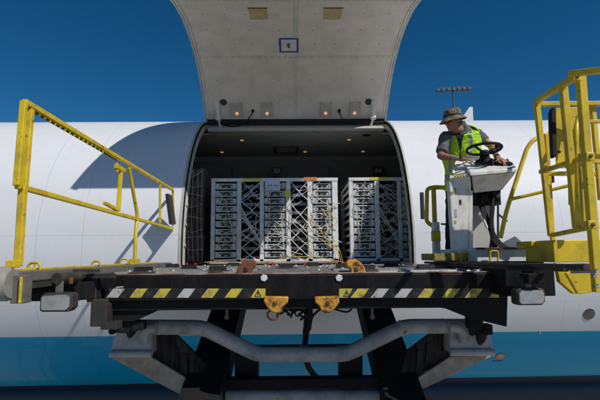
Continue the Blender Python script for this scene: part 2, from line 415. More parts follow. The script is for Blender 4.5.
# frame round the opening: outer lip, dark seal, deep jamb
def ringstrip(offs, name, material, parent=plane, close=True, smooth=60):
    """offs: list of (inset in m, radius) from the outline"""
    bm = bmesh.new(); cx, ct = 0, (TB+TT)/2
    rings = []
    N = len(inner)
    for ins, r in offs:
        rg = []
        for i in range(N):
            p, a, c = inner[i], inner[i-1], inner[(i+1)%N]
            tx, tt = c[0]-a[0], R_(c[1]-a[1])*AR; l = sqrt(tx*tx+tt*tt); nx, ntt = -tt/l, tx/l
            rg.append(bm.verts.new(cyl(p[0]+nx*ins, p[1]+math.degrees(ntt*ins/AR), r)))
        rings.append(rg)
    for a, c in zip(rings[:-1], rings[1:]):
        for i in range(N): bm.faces.new([a[i], a[(i+1)%N], c[(i+1)%N], c[i]])
    bmesh.ops.recalc_face_normals(bm, faces=bm.faces)
    me = bpy.data.meshes.new(name); bm.to_mesh(me); bm.free(); me.materials.append(M[material])
    o = bpy.data.objects.new(name, me); col.objects.link(o); o.parent = parent; o.location = -plane.location
    smooth_obj(o, smooth); return o
ringstrip([(-.012, AR+.003), (-.012, AR+.006), (.022, AR+.006), (.022, AR-.05)], 'door_frame', 'trim')
ringstrip([(.022, AR-.02), (.032, AR-.015), (.042, AR-.03), (.042, AR-.06)], 'door_seal', 'rubber')
ringstrip([(.036, AR-.05), (.04, AR-.06), (.052, AR-.062), (.052, AR-.12), (.06, AR-.12), (.06, AR-.15)], 'jamb', 'trim')
# small latch fittings down both jambs
for sx in (-1, 1):
    for k in range(9):
        th = 2+k*7.2
        b = MB(); p = cyl(sx*(HW-.068), th, AR-.11); b.box(p, (.02, .04, .025)); b.box(p+Vector((-sx*.006, -.01, 0)), (.012, .02, .045))
        b.build('latch_fitting', 'trim', plane, bevel=.004)
# sill: pale lip with scuff plate
b = MB(); b.box((AX, 7.63, DECK-.055), (3.72, .34, .09)); b.build('door_sill', 'trim', plane, bevel=.01)
b = MB(); b.box((AX, 7.62, DECK-.003), (3.6, .20, .012)); b.build('scuff_plate', 'grey', plane, bevel=.003)
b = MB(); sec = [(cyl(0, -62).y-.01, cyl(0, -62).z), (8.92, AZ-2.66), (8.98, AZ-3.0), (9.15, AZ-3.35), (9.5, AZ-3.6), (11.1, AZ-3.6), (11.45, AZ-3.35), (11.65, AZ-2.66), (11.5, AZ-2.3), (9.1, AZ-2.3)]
b.prism([(-13, y, z) for y, z in sec], (36, 0, 0)); b.build('belly_fairing', 'bellynavy', plane, smooth=35)
# cabin: floor, lining, ceiling, bulkheads
b = MB(); b.box((AX, 10.3, DECK-.06), (16, 5.0, .10)); b.build('cabin_floor', 'deck', plane)
b = MB(); rr = AR-.30
prev = None
prof = [(AY+rr*cos(R_(a)), AZ+rr*sin(R_(a))) for a in range(-4, 66, 4)]
ceilz = CAMZ+2.46
prof = [p for p in prof if p[1] < ceilz-.02]
for (y0, z0), (y1, z1) in zip(prof[:-1], prof[1:]):
    b.prism([(AX-8, y0, z0), (AX-8, y1, z1), (AX+8, y1, z1), (AX+8, y0, z0)], (0, .02, .005))
b.build('cabin_sidewall', 'cabin', plane, smooth=40)
yc = prof[-1][0]
b = MB(); b.box((AX, (9.30+yc)/2, ceilz), (16, yc-9.30, .03)); b.build('cabin_ceiling', 'cabinceil', plane)
for x in (-8, 8): b = MB(); b.box((AX+x, AY, AZ+.8), (.05, 5, 3.4)); b.build('cabin_bulkhead', 'cabin', plane)
for x0, x1 in ((-7.9, -2.1), (2.1, 7.9)):
    b = MB()
    for a in range(-4, 72, 4):
        b.prism([cyl(x0, a, AR-.2), cyl(x0, a+4, AR-.2), cyl(x1, a+4, AR-.2), cyl(x1, a, AR-.2)], (0, .01, 0))
    b.build('cabin_lining', 'cabin', plane)
# pale header beam under the hinge
b = MB(); b.prism([(AX-1.76, 9.28, CAMZ+2.62), (AX-1.76, 9.05, CAMZ+2.50), (AX-1.76, 9.10, CAMZ+2.46), (AX-1.76, 9.40, CAMZ+2.44), (AX-1.76, 9.45, CAMZ+2.60)], (3.52, 0, 0))
b.build('header_beam', 'trim', plane, bevel=.008)
b = MB(); b.tube([(AX-1.78, 9.25, CAMZ+2.665), (AX+1.78, 9.25, CAMZ+2.665)], .03, 10); b.build('header_seal', 'rubber', plane)
for px, py in ((242, 137), (349, 136)):
    q = P(px, py, 9.75); q.z = ceilz-.02
    b = MB(); b.lathe(q, [(.0001, -.018), (.026, -.016), (.036, -.008), (.04, .0)], 16); b.build('ceiling_lamp', 'lampdim', plane, smooth=60)
for px in (222, 305, 363):
    q = P(px, 151, 10.9); q.z = ceilz-.02
    b = MB(); b.lathe(q, [(.0001, -.018), (.026, -.016), (.036, -.008), (.04, .0)], 16); b.build('ceiling_lamp', 'lampdim', plane, smooth=60)
# ceiling hatch frame
q0, q1 = P(275, 148, 10.7), P(297, 148, 10.7); z = ceilz-.03
b = MB()
for a, c in (((q0.x, 10.35), (q1.x, 10.35)), ((q0.x, 10.95), (q1.x, 10.95)), ((q0.x, 10.35), (q0.x, 10.95)), ((q1.x, 10.35), (q1.x, 10.95))):
    b.bar((a[0], a[1], z), (c[0], c[1], z), .05, .03)
b.build('hatch_frame', 'hatch', plane)
# position placards on the far sidewall
for px, txt in ((277, 'B3'), (378, 'B4')):
    c = P(px, 171, 11.62); b = MB(); b.box(c, (.30, .02, .28)); b.mi = 1; b.box(c+Vector((0, -.008, 0)), (.235, .02, .21))
    b.build('position_placard', ['maroon', 'hatch'], plane)
    mw = Matrix.Translation(c+Vector((0, -.022, 0))) @ Matrix.Rotation(pi/2, 4, 'X')
    text_mesh('placard_letters', txt, .15, mw, 'trim', plane)
for px in (232, 329):
    a = P(px, 167, 11.6); c = P(px, 176, 11.6); b = MB(); b.bar(a, c, .03, .03); b.build('net_bracket', 'hatch', plane)
# red floor locks
for px, yy in ((188, 8.2), (196, 8.3), (231, 8.34), (237, 8.34), (268, 8.34), (273, 8.34), (304, 8.34), (335, 8.3), (341, 8.34), (383, 8.34)):
    x = (px-294)/467*yy; b = MB(); b.box((x, yy, DECK+.02), (.03, .05, .05)); b.box((x, yy+.03, DECK+.006), (.045, .12, .016)); b.build('floor_lock', 'red', plane, bevel=.006)
# round port disc and small marks on the skin
def skin_disc(px, py, th, r, m, rim=None, th2=.004):
    c = cyl(0, th); X = (px-294)/467*c.y; c = Vector((X, c.y, c.z)); nrm = Vector((0, c.y-AY, c.z-AZ)).normalized()
    b = MB(); b.lathe(c, [(r, -.003), (r, th2), (.0001, th2+.0015)], 28, nrm); mats = [m]
    if rim:
        b.mi = 1; mats.append(rim); b.lathe(c, [(r, -.003), (r*1.14, .0), (r*1.14, th2+.002), (r, th2+.002)], 28, nrm)
    b.build('access_cap', mats, plane); return c, nrm
skin_disc(584, 317, -22.2, .10, 'grey')
skin_disc(494, 355, -40, .075, 'beige', 'red')
c = cyl(0, -28.6); b = MB(); b.box((4.02, c.y-.002, c.z), (.012, .01, .10)); b.build('stencil_mark', 'beige', plane)
c = cyl(0, -42.3); b = MB(); b.box((3.45, c.y-.003, c.z), (.16, .006, .016)); b.build('stencil_mark', 'ink', plane)
# ------------------------------------------------------------------ cargo door
door = empty('cargo_door'); door.parent = plane; door.location = -plane.location
door['label'] = 'raised curved cargo door showing its grey inner lining'
PHI = R_(72); hY, hZ = AY-AR*cos(R_(TT+.5)), AZ+AR*sin(R_(TT+.5))
DHW = 1.86; DT = TT-.3
def dpt(X, a, r):
    """a: degrees from the hinge edge along the door, r radius when shut"""
    t = R_(DT-a); y, z = AY-r*cos(t), AZ+r*sin(t); dy, dz = y-hY, z-hZ
    return Vector((AX+X, hY+dy*cos(PHI)+dz*sin(PHI), hZ-dy*sin(PHI)+dz*cos(PHI)))
ARC = 77.0
def dslab(name, m, x0, x1, a0, a1, r0, r1, nx=1, na=24, bevel=0):
    bm = bmesh.new(); g = {}
    for s, r in ((0, r0), (1, r1)):
        for i in range(nx+1):
            for j in range(na+1): g[s, i, j] = bm.verts.new(dpt(x0+(x1-x0)*i/nx, a0+(a1-a0)*j/na, r))
    for i in range(nx):
        for j in range(na):
            for s in (0, 1): bm.faces.new([g[s,i,j], g[s,i+1,j], g[s,i+1,j+1], g[s,i,j+1]])
    for j in range(na):
        for i in (0, nx): bm.faces.new([g[0,i,j], g[1,i,j], g[1,i,j+1], g[0,i,j+1]])
    for i in range(nx):
        for j in (0, na): bm.faces.new([g[0,i,j], g[1,i,j], g[1,i+1,j], g[0,i+1,j]])
    bmesh.ops.recalc_face_normals(bm, faces=bm.faces)
    me = bpy.data.meshes.new(name); bm.to_mesh(me); bm.free(); me.materials.append(M[m])
    o = bpy.data.objects.new(name, me); col.objects.link(o); o.parent = door; smooth_obj(o, 35)
    return o
dslab('outer_skin', 'plane2', -DHW, DHW, 0, ARC, AR, AR-.02)
dslab('inner_lining', 'lining', -DHW+.03, DHW-.03, 1.2, ARC-1, AR-.021, AR-.135, na=40)
for s in (-1, 1):
    dslab('edge_frame', 'trim', s*(DHW-.045), s*(DHW-.002), 0, ARC, AR-.021, AR-.155, na=40)
    dslab('edge_seal', 'whitetrim', s*(DHW-.075), s*(DHW-.05), 1.5, ARC-.5, AR-.136, AR-.150, na=40)
dslab('hinge_rail', 'dgrey', -DHW+.05, DHW-.05, -.6, .9, AR-.03, AR-.17, na=2)
# taped seams with rivets
def mid(y_pix):   # angle along the door whose lining appears at that row
    lo, hi = 0., ARC
    for _ in range(40):
        m_ = (lo+hi)/2; q = dpt(0, m_, AR-.14); d = q.y*cos(PITCH)+(q.z-CAMZ)*sin(PITCH); u = -q.y*sin(PITCH)+(q.z-CAMZ)*cos(PITCH)
        if 200-F*u/d > y_pix: lo = m_
        else: hi = m_
    return lo
aH = mid(57); a2 = mid(1)
dslab('lining_strip', 'seamtape', -.035, .035, 2, ARC-2, AR-.1355, AR-.139, na=40)
dslab('lining_strip', 'seamtape', -DHW+.08, -.036, aH-.6, aH+.6, AR-.1355, AR-.139, na=2)
dslab('lining_strip', 'seamtape', .036, DHW-.08, aH-.6, aH+.6, AR-.1355, AR-.139, na=2)
dslab('lining_strip', 'seamtape', -DHW+.08, -.036, a2-.5, a2+.5, AR-.1355, AR-.139, na=2)
dslab('lining_strip', 'seamtape', .036, DHW-.08, a2-.5, a2+.5, AR-.1355, AR-.139, na=2)
b = MB(); rr = AR-.139
def rivet(X, a, r=.008):
    p = dpt(X, a, AR-.1385); q = dpt(X, a, AR-.145); b.lathe(p, [(r, 0), (r*.7, (q-p).length), (.0001, (q-p).length)], 8, (q-p))
k = 2.5
while k < ARC-2:
    rivet(-.026, k, .006); rivet(.026, k, .006); k += 1.9
for aa in (aH-.35, aH+.35, a2):
    x = -1.75
    while x < 1.76:
        rivet(x, aa, .006); x += .12
for aa in (mid(100), mid(80), mid(44), mid(30), mid(14)):
    for x in (-1.5, -1.12, -.78, -.3, .3, .72, 1.1, 1.5): rivet(x+random.uniform(-.03, .03), aa, .009)
b.build('rivet', 'rivetgrey', door)
# two honeycomb view windows
for px0, px1 in ((249, 267), (323, 341)):
    a0, a1 = mid(19.5), mid(8.5); yq = dpt(0, (a0+a1)/2, AR-.14).y; yd = (yq*cos(PITCH)+(dpt(0, (a0+a1)/2, AR-.14).z-CAMZ)*sin(PITCH))
    x0, x1 = (px0-295.5)/F*yd, (px1-295.5)/F*yd
    dslab('view_window', 'winglass', x0, x1, a0, a1, AR-.136, AR-.140, na=4)
    dslab('window_rim', 'rust', x0-.01, x1+.01, a1+.02, a1+.7, AR-.136, AR-.143, na=1)
# blue framed placard with the figure 3 (upside down on the raised door)
aS = mid(45); qd = dpt(0, aS, AR-.14); yd = qd.y*cos(PITCH)+(qd.z-CAMZ)*sin(PITCH); xs = (288.5-295.5)/F*yd; hw = 9.5/F*yd
da = (mid(38.0)-mid(52.0))/2
dslab('placard', 'signwhite', xs-hw+.02, xs+hw-.02, aS-da+.5, aS+da-.5, AR-.1365, AR-.1425, na=2)
for x0, x1, a0, a1 in ((xs-hw, xs+hw, aS-da, aS-da+.6), (xs-hw, xs+hw, aS+da-.6, aS+da), (xs-hw, xs-hw+.03, aS-da+.61, aS+da-.61), (xs+hw-.03, xs+hw, aS-da+.61, aS+da-.61)):
    dslab('placard_frame', 'blue', x0, x1, a0, a1, AR-.1365, AR-.146, na=2)
u = (dpt(xs, aS+1, AR-.147)-dpt(xs, aS-1, AR-.147)).normalized(); nrm = (dpt(xs, aS, AR-.2)-dpt(xs, aS, AR)).normalized()
# text up = -u (points toward hinge), rotated 180 deg
rot = Matrix((u.cross(nrm)*1, u, nrm)).transposed(); rot = rot @ Matrix.Rotation(pi, 3, 'Z')
text_mesh('placard_figure', '3', .15, Matrix.Translation(dpt(xs, aS, AR-.146)) @ rot.to_4x4(), 'ink', door)
# lamps with clear covers, hinge arms, access holes, cables
def dx_at(px, a, r=AR-.14):
    q = dpt(0, a, r); return (px-295.3)/F*(q.y*cos(PITCH)+(q.z-CAMZ)*sin(PITCH))
for px in (236.5, 266.5, 325, 354):
    a = mid(113); x = dx_at(px, a); p = dpt(x, a, AR-.136); nv = (dpt(x, a, AR-.2)-p).normalized()
    b = MB(); b.lathe(p, [(.034, 0), (.034, .02), (.024, .035), (.0001, .036)], 18, nv); b.mi = 1; b.lathe(p, [(.042, 0), (.042, .015), (.035, .02)], 18, nv)
    b.build('door_lamp', ['lamp', 'trim'], door, smooth=50)
    dslab('lamp_cover', 'clear', x-.10, x+.10, mid(116), mid(102), AR-.19, AR-.194, na=3)
    for s in (-1, 1): dslab('cover_bracket', 'trim', x+s*.10-.006, x+s*.10+.006, mid(116), mid(102), AR-.136, AR-.189, na=2)
for px in (223, 368):
    a = mid(102); x = dx_at(px, a); p = dpt(x, a, AR-.136); nv = (dpt(x, a, AR-.2)-p).normalized()
    b = MB(); b.lathe(p, [(.07, 0), (.07, .006), (.055, .008), (.05, .003), (.0001, .003)], 22, nv); b.build('access_hole', 'hatch', door, smooth=40)
for px, s in ((217, 1), (373.5, -1)):
    a0, a1 = mid(118), mid(101); x = dx_at(px, a1)
    dslab('arm_pocket', 'whitetrim', x-.055, x+.035, a0, a1, AR-.137, AR-.18, na=2)
    top = dpt(x, mid(104), AR-.20); kn = Vector((AX+x, 9.18, hZ-.02)); low = P(px+5*s, 131, 9.32)
    b = MB(); b.bar(top, kn, .05, .06); b.tube([kn+Vector((-.05, 0, 0)), kn+Vector((.05, 0, 0))], .045, 14); b.bar(kn, low, .04, .05)
    b.build('actuator_arm', 'whitetrim', door, bevel=.006)
    b = MB(); b.box(low+Vector((.04*s, .05, -.03)), (.16, .16, .10)); b.tube([low+Vector((-.08, 0, 0)), low+Vector((.10, 0, 0))], .05, 12); b.build('actuator_motor', 'hatch', door, bevel=.01)
for pts in (((253, 111), (250, 117), (243, 124), (232, 126.5), (222, 124), (218, 121)), ((339, 111), (342, 118), (348, 122), (358, 123), (368, 122), (376, 118))):
    q = [P(x, y, 9.12+.02*i) for i, (x, y) in enumerate(pts)]; q[0] = P(*pts[0], 9.22)
    b = MB(); b.tube(curve_pts(q, 6), .012, 8); b.lathe(q[0]-Vector((0,.02,0)), [(.03, -.04), (.03, .03), (.0001, .03)], 12, (0, -1, .3)); b.build('cable', 'rubber', door, smooth=60)

# ------------------------------------------------------------------ cargo in the cabin
def line_rope(b, a, c, r=.007, sag=0, k=6):
    a, c = Vector(a), Vector(c); pts = []
    for i in range(k+1):
        t = i/k; p = a.lerp(c, t); p.z -= sag*4*t*(1-t)
        if 0 < i < k: p.x += random.uniform(-.006, .006); p.z += random.uniform(-.006, .006)
        pts.append(p)
    b.tube(pts, r, 6)
RY = 8.45
PXM = 467/RY
def rx(px): return (px-294)/PXM
RX0, RX1 = rx(210.5), rx(338.5); RTOP = CAMZ+1.50-.0
RTOP = P(274, 178, RY).z
RB = DECK+.012
def make_rack():
    t = empty('drawer_rack', ((RX0+RX1)/2, RY+.75, RB))
    b = MB(); b.box(((RX0+RX1)/2, RY+.77, RB+.02), (RX1-RX0+.1, 1.62, .04)); b.build('pallet', 'grey', t, bevel=.005)
    posts = [(210.5, 214.5), (236.5, 241), (259.5, 263.5), (286, 290.5), (307.5, 312.5), (332.5, 338)]
    for a, c in posts:
        for yy in (RY+.03, RY+1.47):
            b = MB(); b.box(((rx(a)+rx(c))/2, yy, (RB+.04+RTOP-.06)/2), (rx(c)-rx(a), .05, RTOP-.06-RB-.04)); b.build('post', 'rackwhite', t, bevel=.005)
    b = MB(); b.box(((RX0+RX1)/2, RY+.025, RTOP-.03), (RX1-RX0, .056, .06)); b.build('top_rail', 'rackwhite', t, bevel=.005)
    b = MB(); b.box(((RX0+RX1)/2, RY+.77, RTOP-.012), (RX1-RX0-.01, 1.42, .016)); b.build('top_panel', 'shelf', t)
    b = MB(); b.box(((RX0+RX1)/2, RY+.035, RB+.065), (RX1-RX0-.02, .06, .05)); b.build('base_rail', 'rackwhite', t, bevel=.004)
    for x in (RX0+.012, RX1-.012):
        b = MB()
        for k in range(11): b.box((x, RY+.75, RB+.1+(RTOP-RB-.2)*k/10), (.02, 1.38, .05))
        b.build('side_slat_panel', 'rackwhite', t)
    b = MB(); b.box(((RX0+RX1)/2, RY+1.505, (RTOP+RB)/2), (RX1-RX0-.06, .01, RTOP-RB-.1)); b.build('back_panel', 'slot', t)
    # drawers
    rows = 10; z0 = RB+.10; dz = (RTOP-.075-z0)/rows
    first = None
    for a, c in ((214.7, 236.3), (263.7, 285.8), (312.7, 332.3)):
        xa, xb = rx(a), rx(c); W = xb-xa; xm = (xa+xb)/2
        proto = None
        for r in range(rows):
            if proto is None:
                b = MB(); zc = z0+dz*.5; h = dz*.74
                b.box((xm, RY+.40, zc), (W-.012, .70, h)); 
                # moulded front: lip, side bosses, slot
                b.box((xm, RY+.043, zc+h*.42), (W-.008, .03, h*.16)); b.box((xm, RY+.045, zc-h*.44), (W-.03, .02, h*.12))
                for s in (-1, 1):
                    b.box((xm+s*W*.40, RY+.042, zc), (W*.10, .024, h*.7)); b.box((xm+s*W*.27, RY+.046, zc-.01), (W*.08, .014, h*.45)); b.box((xm+s*W*.33, RY+.040, zc+h*.25), (W*.05, .02, h*.22)); b.box((xm+s*W*.08, RY+.040, zc-h*.3), (W*.07, .02, h*.16))
                b.mi = 1
                b.box((xm, RY+.0465, zc+h*.20), (W*.60, .012, h*.14))
                for s in (-1, 1): b.box((xm+s*W*.16, RY+.047, zc-.012), (W*.09, .012, h*.34))
                o = b.build('drawer', ['tray', 'slot'], t, bevel=.003)
                hb = MB()
                for s in (-1, 1): hb.box((xm+s*.028, RY+.034, zc), (.014, .02, h*.62))
                hb.bar((xm-.05, RY+.03, zc+h*.1), (xm+.05, RY+.03, zc+h*.1), .012, .012)
                hh = hb.build('handle', 'dgrey', o); proto = (o, hh); 
                hl = hh.location.copy()
            else:
                o = proto[0].copy(); col.objects.link(o); o.parent = t
                o.location = proto[0].location+Vector((random.uniform(-.006, .006), random.uniform(-.012, .008), dz*r))
                hh = proto[1].copy(); col.objects.link(hh); hh.parent = o
            b = MB() if False else None
    # shelves in the open bays
    for a, c in ((241.2, 259.3), (290.7, 307.3)):
        xa, xb = rx(a), rx(c)
        for k in range(9):
            zz = z0+(RTOP-.16-z0)*k/8.
            b = MB(); b.box(((xa+xb)/2, RY+.62, zz), (xb-xa-.004, 1.0, .02)); b.box(((xa+xb)/2, RY+.13, zz+.028), (xb-xa-.03, .012, .035)); b.build('shelf', 'shelf', t)
    return t
def copy_tree(o, parent=None):
    c = o.copy(); col.objects.link(c)
    if parent: c.parent = parent
    for ch in o.children: copy_tree(ch, c)
    return c
rack = make_rack()
tag(rack, 'white drawer rack half lit by sun, in the middle of the cargo doorway', 'rack', 'netted drawer racks in the cabin')
bpy.context.view_layer.update()
rack2 = copy_tree(rack); rack2.location.x += rx(349.5)-RX0
tag(rack2, 'shaded white drawer rack partly hidden behind the right edge of the doorway', 'rack', 'netted drawer racks in the cabin')
def stick(root, name, px0, px1, py0, py1, m, dy=0):
    a, c = P(px0, py0, RY-.012+dy), P(px1, py1, RY-.012+dy)
    b = MB(); b.box(((a.x+c.x)/2, RY-.008+dy, (a.z+c.z)/2), (abs(c.x-a.x), .004, abs(a.z-c.z))); return b.build(name, m, root)
stick(rack, 'paper_label', 265, 280, 179.5, 190.5, 'paper', -.012)
b = MB()
for k in range(9):
    if k != 4: b.box(P(268.5+k*1.1, 185.3, RY-.024), (.013, .002, .02))
b.build('label_writing', 'red', rack)
stick(rack, 'orange_label', 303.5, 317, 177.2, 180, 'orange')
stick(rack, 'yellow_label', 243.5, 262, 178.2, 180.3, 'yelltag')
stick(rack2, 'yellow_label', 370, 389, 177.3, 179.6, 'yelltag')
a = [P(285.5, 189.5, RY-.02), P(290, 191, RY-.02), P(290, 196, RY-.02), P(286, 198, RY-.02), P(285, 195, RY-.02)]
b = MB(); b.prism(a, (0, .004, 0)); b.build('warning_tag', 'yelltag', rack)
# nets: white webbing cords over the front of each rack
def net(px0, px1, name, seed, mat_, bays, rope_r=.0075):
    rnd = random.Random(seed); b = MB(); Y = RY-.035
    def pt(px, py): q = P(px, py, Y); q.y += rnd.uniform(-.02, .01); return q
    y_top, y_bot = 178.5, 262
    for (a, c) in bays:
        # crossed cords in a bay
        y = 180+rnd.uniform(0, 3)
        while y < 250:
            st = rnd.uniform(15, 24); e = min(261, y+st)
            line_rope(b, pt(a, y), pt(c, e+rnd.uniform(-3, 1)), rope_r*rnd.uniform(.7, 1.1), rnd.uniform(-.01, .03))
            line_rope(b, pt(c, y+rnd.uniform(-2, 3)), pt(a, e), rope_r*rnd.uniform(.7, 1.1), rnd.uniform(-.01, .03))
            y += st*rnd.uniform(.75, 1.05)
    for k in range(48):
        x = rnd.uniform(px0, px1-8); y = rnd.uniform(183, 252); L = rnd.uniform(8, 30); s = rnd.choice((-1, 1))
        x2 = min(px1, x+L); line_rope(b, pt(x, y), pt(x2, min(261, max(181, y+s*L*rnd.uniform(.2, .9)))), rope_r*rnd.uniform(.45, .8), rnd.uniform(-.02, .06))
    for k in range(3):
        o = k*1.6; line_rope(b, pt(px0+28, 203+o*2), pt(px0+52, 245+o), rope_r*1.1, .02)
    for k in range(16):
        x = rnd.uniform(px0+2, px1-6); y = rnd.uniform(184, 246); q = [pt(x, y)]
        for j in range(3): x += rnd.uniform(-3, 5); y += rnd.uniform(1, 6); q.append(pt(x, min(y, 261)))
        b.tube(curve_pts(q, 4), rope_r*.6, 6)
    for k in range(7):
        x = rnd.uniform(px0+3, px1-3); line_rope(b, pt(x, rnd.uniform(180, 215)), pt(x+rnd.uniform(-9, 9), rnd.uniform(230, 261)), rope_r*.7, 0)
    # tangled bundle on the right column
    for k in range(10):
        x = px1-rnd.uniform(2, 26); y = rnd.uniform(185, 245)
        q = [pt(x, y)]
        for j in range(4): x = min(px1+3, x+rnd.uniform(-5, 7)); y += rnd.uniform(-1, 9); q.append(pt(x, y))
        b.tube(curve_pts(q, 4), rope_r*.75, 6)
    return b.build(name, mat_, smooth=60)
n1 = net(211, 338, 'cargo_net', 3, 'rope', [(241, 260), (290, 309)])
tag(n1, 'white cord net hung over the front of the sunlit middle rack', 'cargo net', 'cord nets over the racks')
n2 = net(350, 412, 'cargo_net', 9, 'rope', [(377, 397)], .005)
tag(n2, 'thin cord net hung over the shaded rack at the right of the doorway', 'cargo net', 'cord nets over the racks')
# yellow straps
b = MB(); Y = RY-.06
for pts in (((305, 214), (313, 222), (326, 238), (337, 250), (341, 262)), ((318, 213), (330, 217), (337, 218)), ((334, 206), (327, 212), (337, 214)), ((322, 240), (331, 247), (338, 246), (343, 263)),
            ((204, 262.5), (222, 260.5), (245, 259), (262, 261.5), (285, 258), (305, 256.5), (322, 258), (338, 261), (345, 263)), ((309, 218), (308, 235), (310, 256)),
            ((212, 197), (221, 199), (226, 205)), ((213, 214), (220, 219), (226, 226)), ((224, 236), (216, 247), (211, 258)), ((326, 231), (332, 228), (338, 220))):
    b.tube(curve_pts([P(x, y, Y+random.uniform(-.01, .01)) for x, y in pts], 5), .0055, 6)
s = b.build('lashing_strap', 'yrope', smooth=60); tag(s, 'yellow lashing straps trailing across the sunlit rack and down to the floor', 'strap')
b = MB(); b.box((rx(274), RY-.09, RB+.03), (rx(338)-rx(212), .05, .035)); tag(b.build('timber_batten', 'beige', bevel=.004), 'pale timber batten lying on the floor along the foot of the middle rack', 'batten')
# wrapped load at the left
def wrapped(x0, x1, y0, z1, seed):
    rnd = random.Random(seed); bm = bmesh.new()
    bmesh.ops.create_cube(bm, size=1); bmesh.ops.subdivide_edges(bm, edges=bm.edges, cuts=11, use_grid_fill=True)
    for v in bm.verts:
        q = v.co.copy()
        v.co = Vector(((x0+x1)/2+q.x*(x1-x0), y0+.75+q.y*1.5, DECK+.05+(q.z+.5)*(z1-DECK-.05)))
        v.co += Vector((rnd.uniform(-.02, .02), rnd.uniform(-.025, .02), rnd.uniform(-.012, .012)))*(1 if abs(q.z) < .49 else .4)
    b = MB(); b.bm.free(); b.bm = bm; return b
ld = empty('wrapped_cargo', (-2.6, 9.6, DECK)); tag(ld, 'dark brown cartons wrapped in clear film beside the left edge of the doorway', 'cargo')
wrapped(-4.3, rx(207)-.12, 8.75, P(190, 170, 8.9).z, 5).build('carton_stack', 'brownwrap', ld, bevel=.012, smooth=60)
b = MB(); b.box((-3.0, 9.5, DECK+.03), (2.7, 1.7, .035)); b.build('pallet', 'grey', ld)
b = MB(); rnd = random.Random(2)
for k in range(9):
    y = 172+k*11
    b.tube([P(182, y+rnd.uniform(-3, 3), 8.70), P(192, y+rnd.uniform(-3, 6), 8.69), P(203, y+rnd.uniform(-2, 5), 8.70)], .005, 5)
for k in range(5): b.tube([P(184+k*4.6, 171, 8.69), P(184+k*4.6+rnd.uniform(-2, 2), 215, 8.68), P(184+k*4.6, 262, 8.69)], .005, 5)
b.build('netting', 'rope', ld)

# ------------------------------------------------------------------ loader
ldr = empty('cargo_loader', (0, 5.8, 0))
tag(ldr, 'black and yellow aircraft cargo loader with raised roller deck, scissor legs and guard rails', 'loader')
FY = 4.30
BX0, BX1 = (95-294)/467*FY, (505-294)/467*FY
zt = P(300, 274.5, FY).z; zb = P(300, 300, FY).z
b = MB(); b.box(((BX0+BX1)/2, 5.85, DECK-.035), (BX1-BX0-.02, 3.06, .05)); b.build('deck_plate', 'deck', ldr, bevel=.004)
# front beam, with rounded upper edge and a scuffed top lip
b = MB(); b.box(((BX0+BX1)/2, FY+.06, (zt+zb)/2), (BX1-BX0, .12, zt-zb)); b.build('front_beam', 'black', ldr, bevel=.012)
b = MB(); b.box(((BX0+BX1)/2, FY+.065, zt+.008), (BX1-BX0-.03, .10, .012)); b.build('beam_lip', 'lip', ldr, bevel=.004)
# under-beam and gussets
zl = P(300, 309, FY+.05).z
b = MB(); b.box(((BX0+BX1)/2+.02, FY+.13, (zb+zl)/2-.002), (BX1-BX0-.06, .16, zb-zl)); b.build('under_beam', 'blackmatte', ldr, bevel=.006)
Yg = FY+.08
g = [P(x, y, Yg) for x, y in ((103, 299), (103, 318), (112, 322), (134, 321.5), (161, 309), (175, 306), (175, 299))]
b = MB(); b.prism(g, (0, .14, 0)); b.build('gusset', 'blackmatte', ldr, bevel=.006)
g = [P(x, y, Yg) for x, y in ((430, 299), (430, 306), (447, 309), (468, 317.5), (507, 327), (508.5, 276), (500, 270), (500, 299))]
b = MB(); b.prism(g, (0, .14, 0)); b.build('gusset', 'blackmatte', ldr, bevel=.006)
for x, y, w_, h_ in ((128, 326, 16, 12), (140, 325, 10, 9), (474, 322, 14, 13), (486, 329, 9, 10), (117, 328, 8, 6)):
    c = P(x, y, Yg+.10); k = Yg/467; b = MB(); b.box(c, (w_*k, .12, h_*k)); b.tube([c+Vector((-w_*k*.3, -.08, -.02)), c+Vector((-w_*k*.3, .05, -.02))], .03, 10); b.build('clevis', 'blackmatte', ldr, bevel=.01)
# hazard tape
def pw(px, py, Y=FY): return P(px, py, Y)
def tape(x0, x1, starts, tri, worn):
    b = MB(); b.mi = 0
    def quad(pts, t): 
        b.prism([Vector((p.x, FY-t, p.z)) for p in pts], (0, t-.0005, 0))
    yt, yb = 288.3, 298.0
    a, c = pw(x0, yt), pw(x1, yb); quad([pw(x0, yt), pw(x1, yt), pw(x1, yb), pw(x0, yb)], .002)
    for i, s in enumerate(starts):
        b.mi = 2 if i in worn else 1
        pts = [(s, yb-.3), (s+7, yt+.3), (s+18.5, yt+.3), (s+11.5, yb-.3)]
        pts = [(min(max(x, x0+.2), x1-.2), y) for x, y in pts]
        if i in tri[0]: 
            x = tri[1]; pts = [(x-7.5, yb-.3), (x-1.5, yt+.3), (x+7.5, yt+.3), (x+7.5, yb-.3)] if tri[2] else [(x-7.5, yb-.3), (x-7.5, yt+.3), (x+6, yt+.3), (x+1, yb-.3)]
        quad([pw(x, y) for x, y in pts], .0035)
        if i in tri[0]:
            b.mi = 3; x = tri[1]; 
            T = [(x-3.6, yb-1.2), (x, yt+1.1), (x+3.6, yb-1.2)]; I = [(x-2.3, yb-1.9), (x, yt+2.8), (x+2.3, yb-1.9)]
            for j in range(3):
                k = (j+1)%3; quad([pw(*T[j]), pw(*T[k]), pw(*I[k]), pw(*I[j])], .005)
            quad([pw(x-.35, yb-2.6), pw(x+.35, yb-2.6), pw(x+.6, yt+3.9), pw(x-.6, yt+3.9)], .0052)
    return b.build('hazard_tape', ['tape_k', 'tape_y', 'tape_w', 'ink'], ldr)
tape(105.5, 264.8, [106.5, 129.5, 153, 177, 201, 224.5, 249], ([6], 258, True), (3, 0))
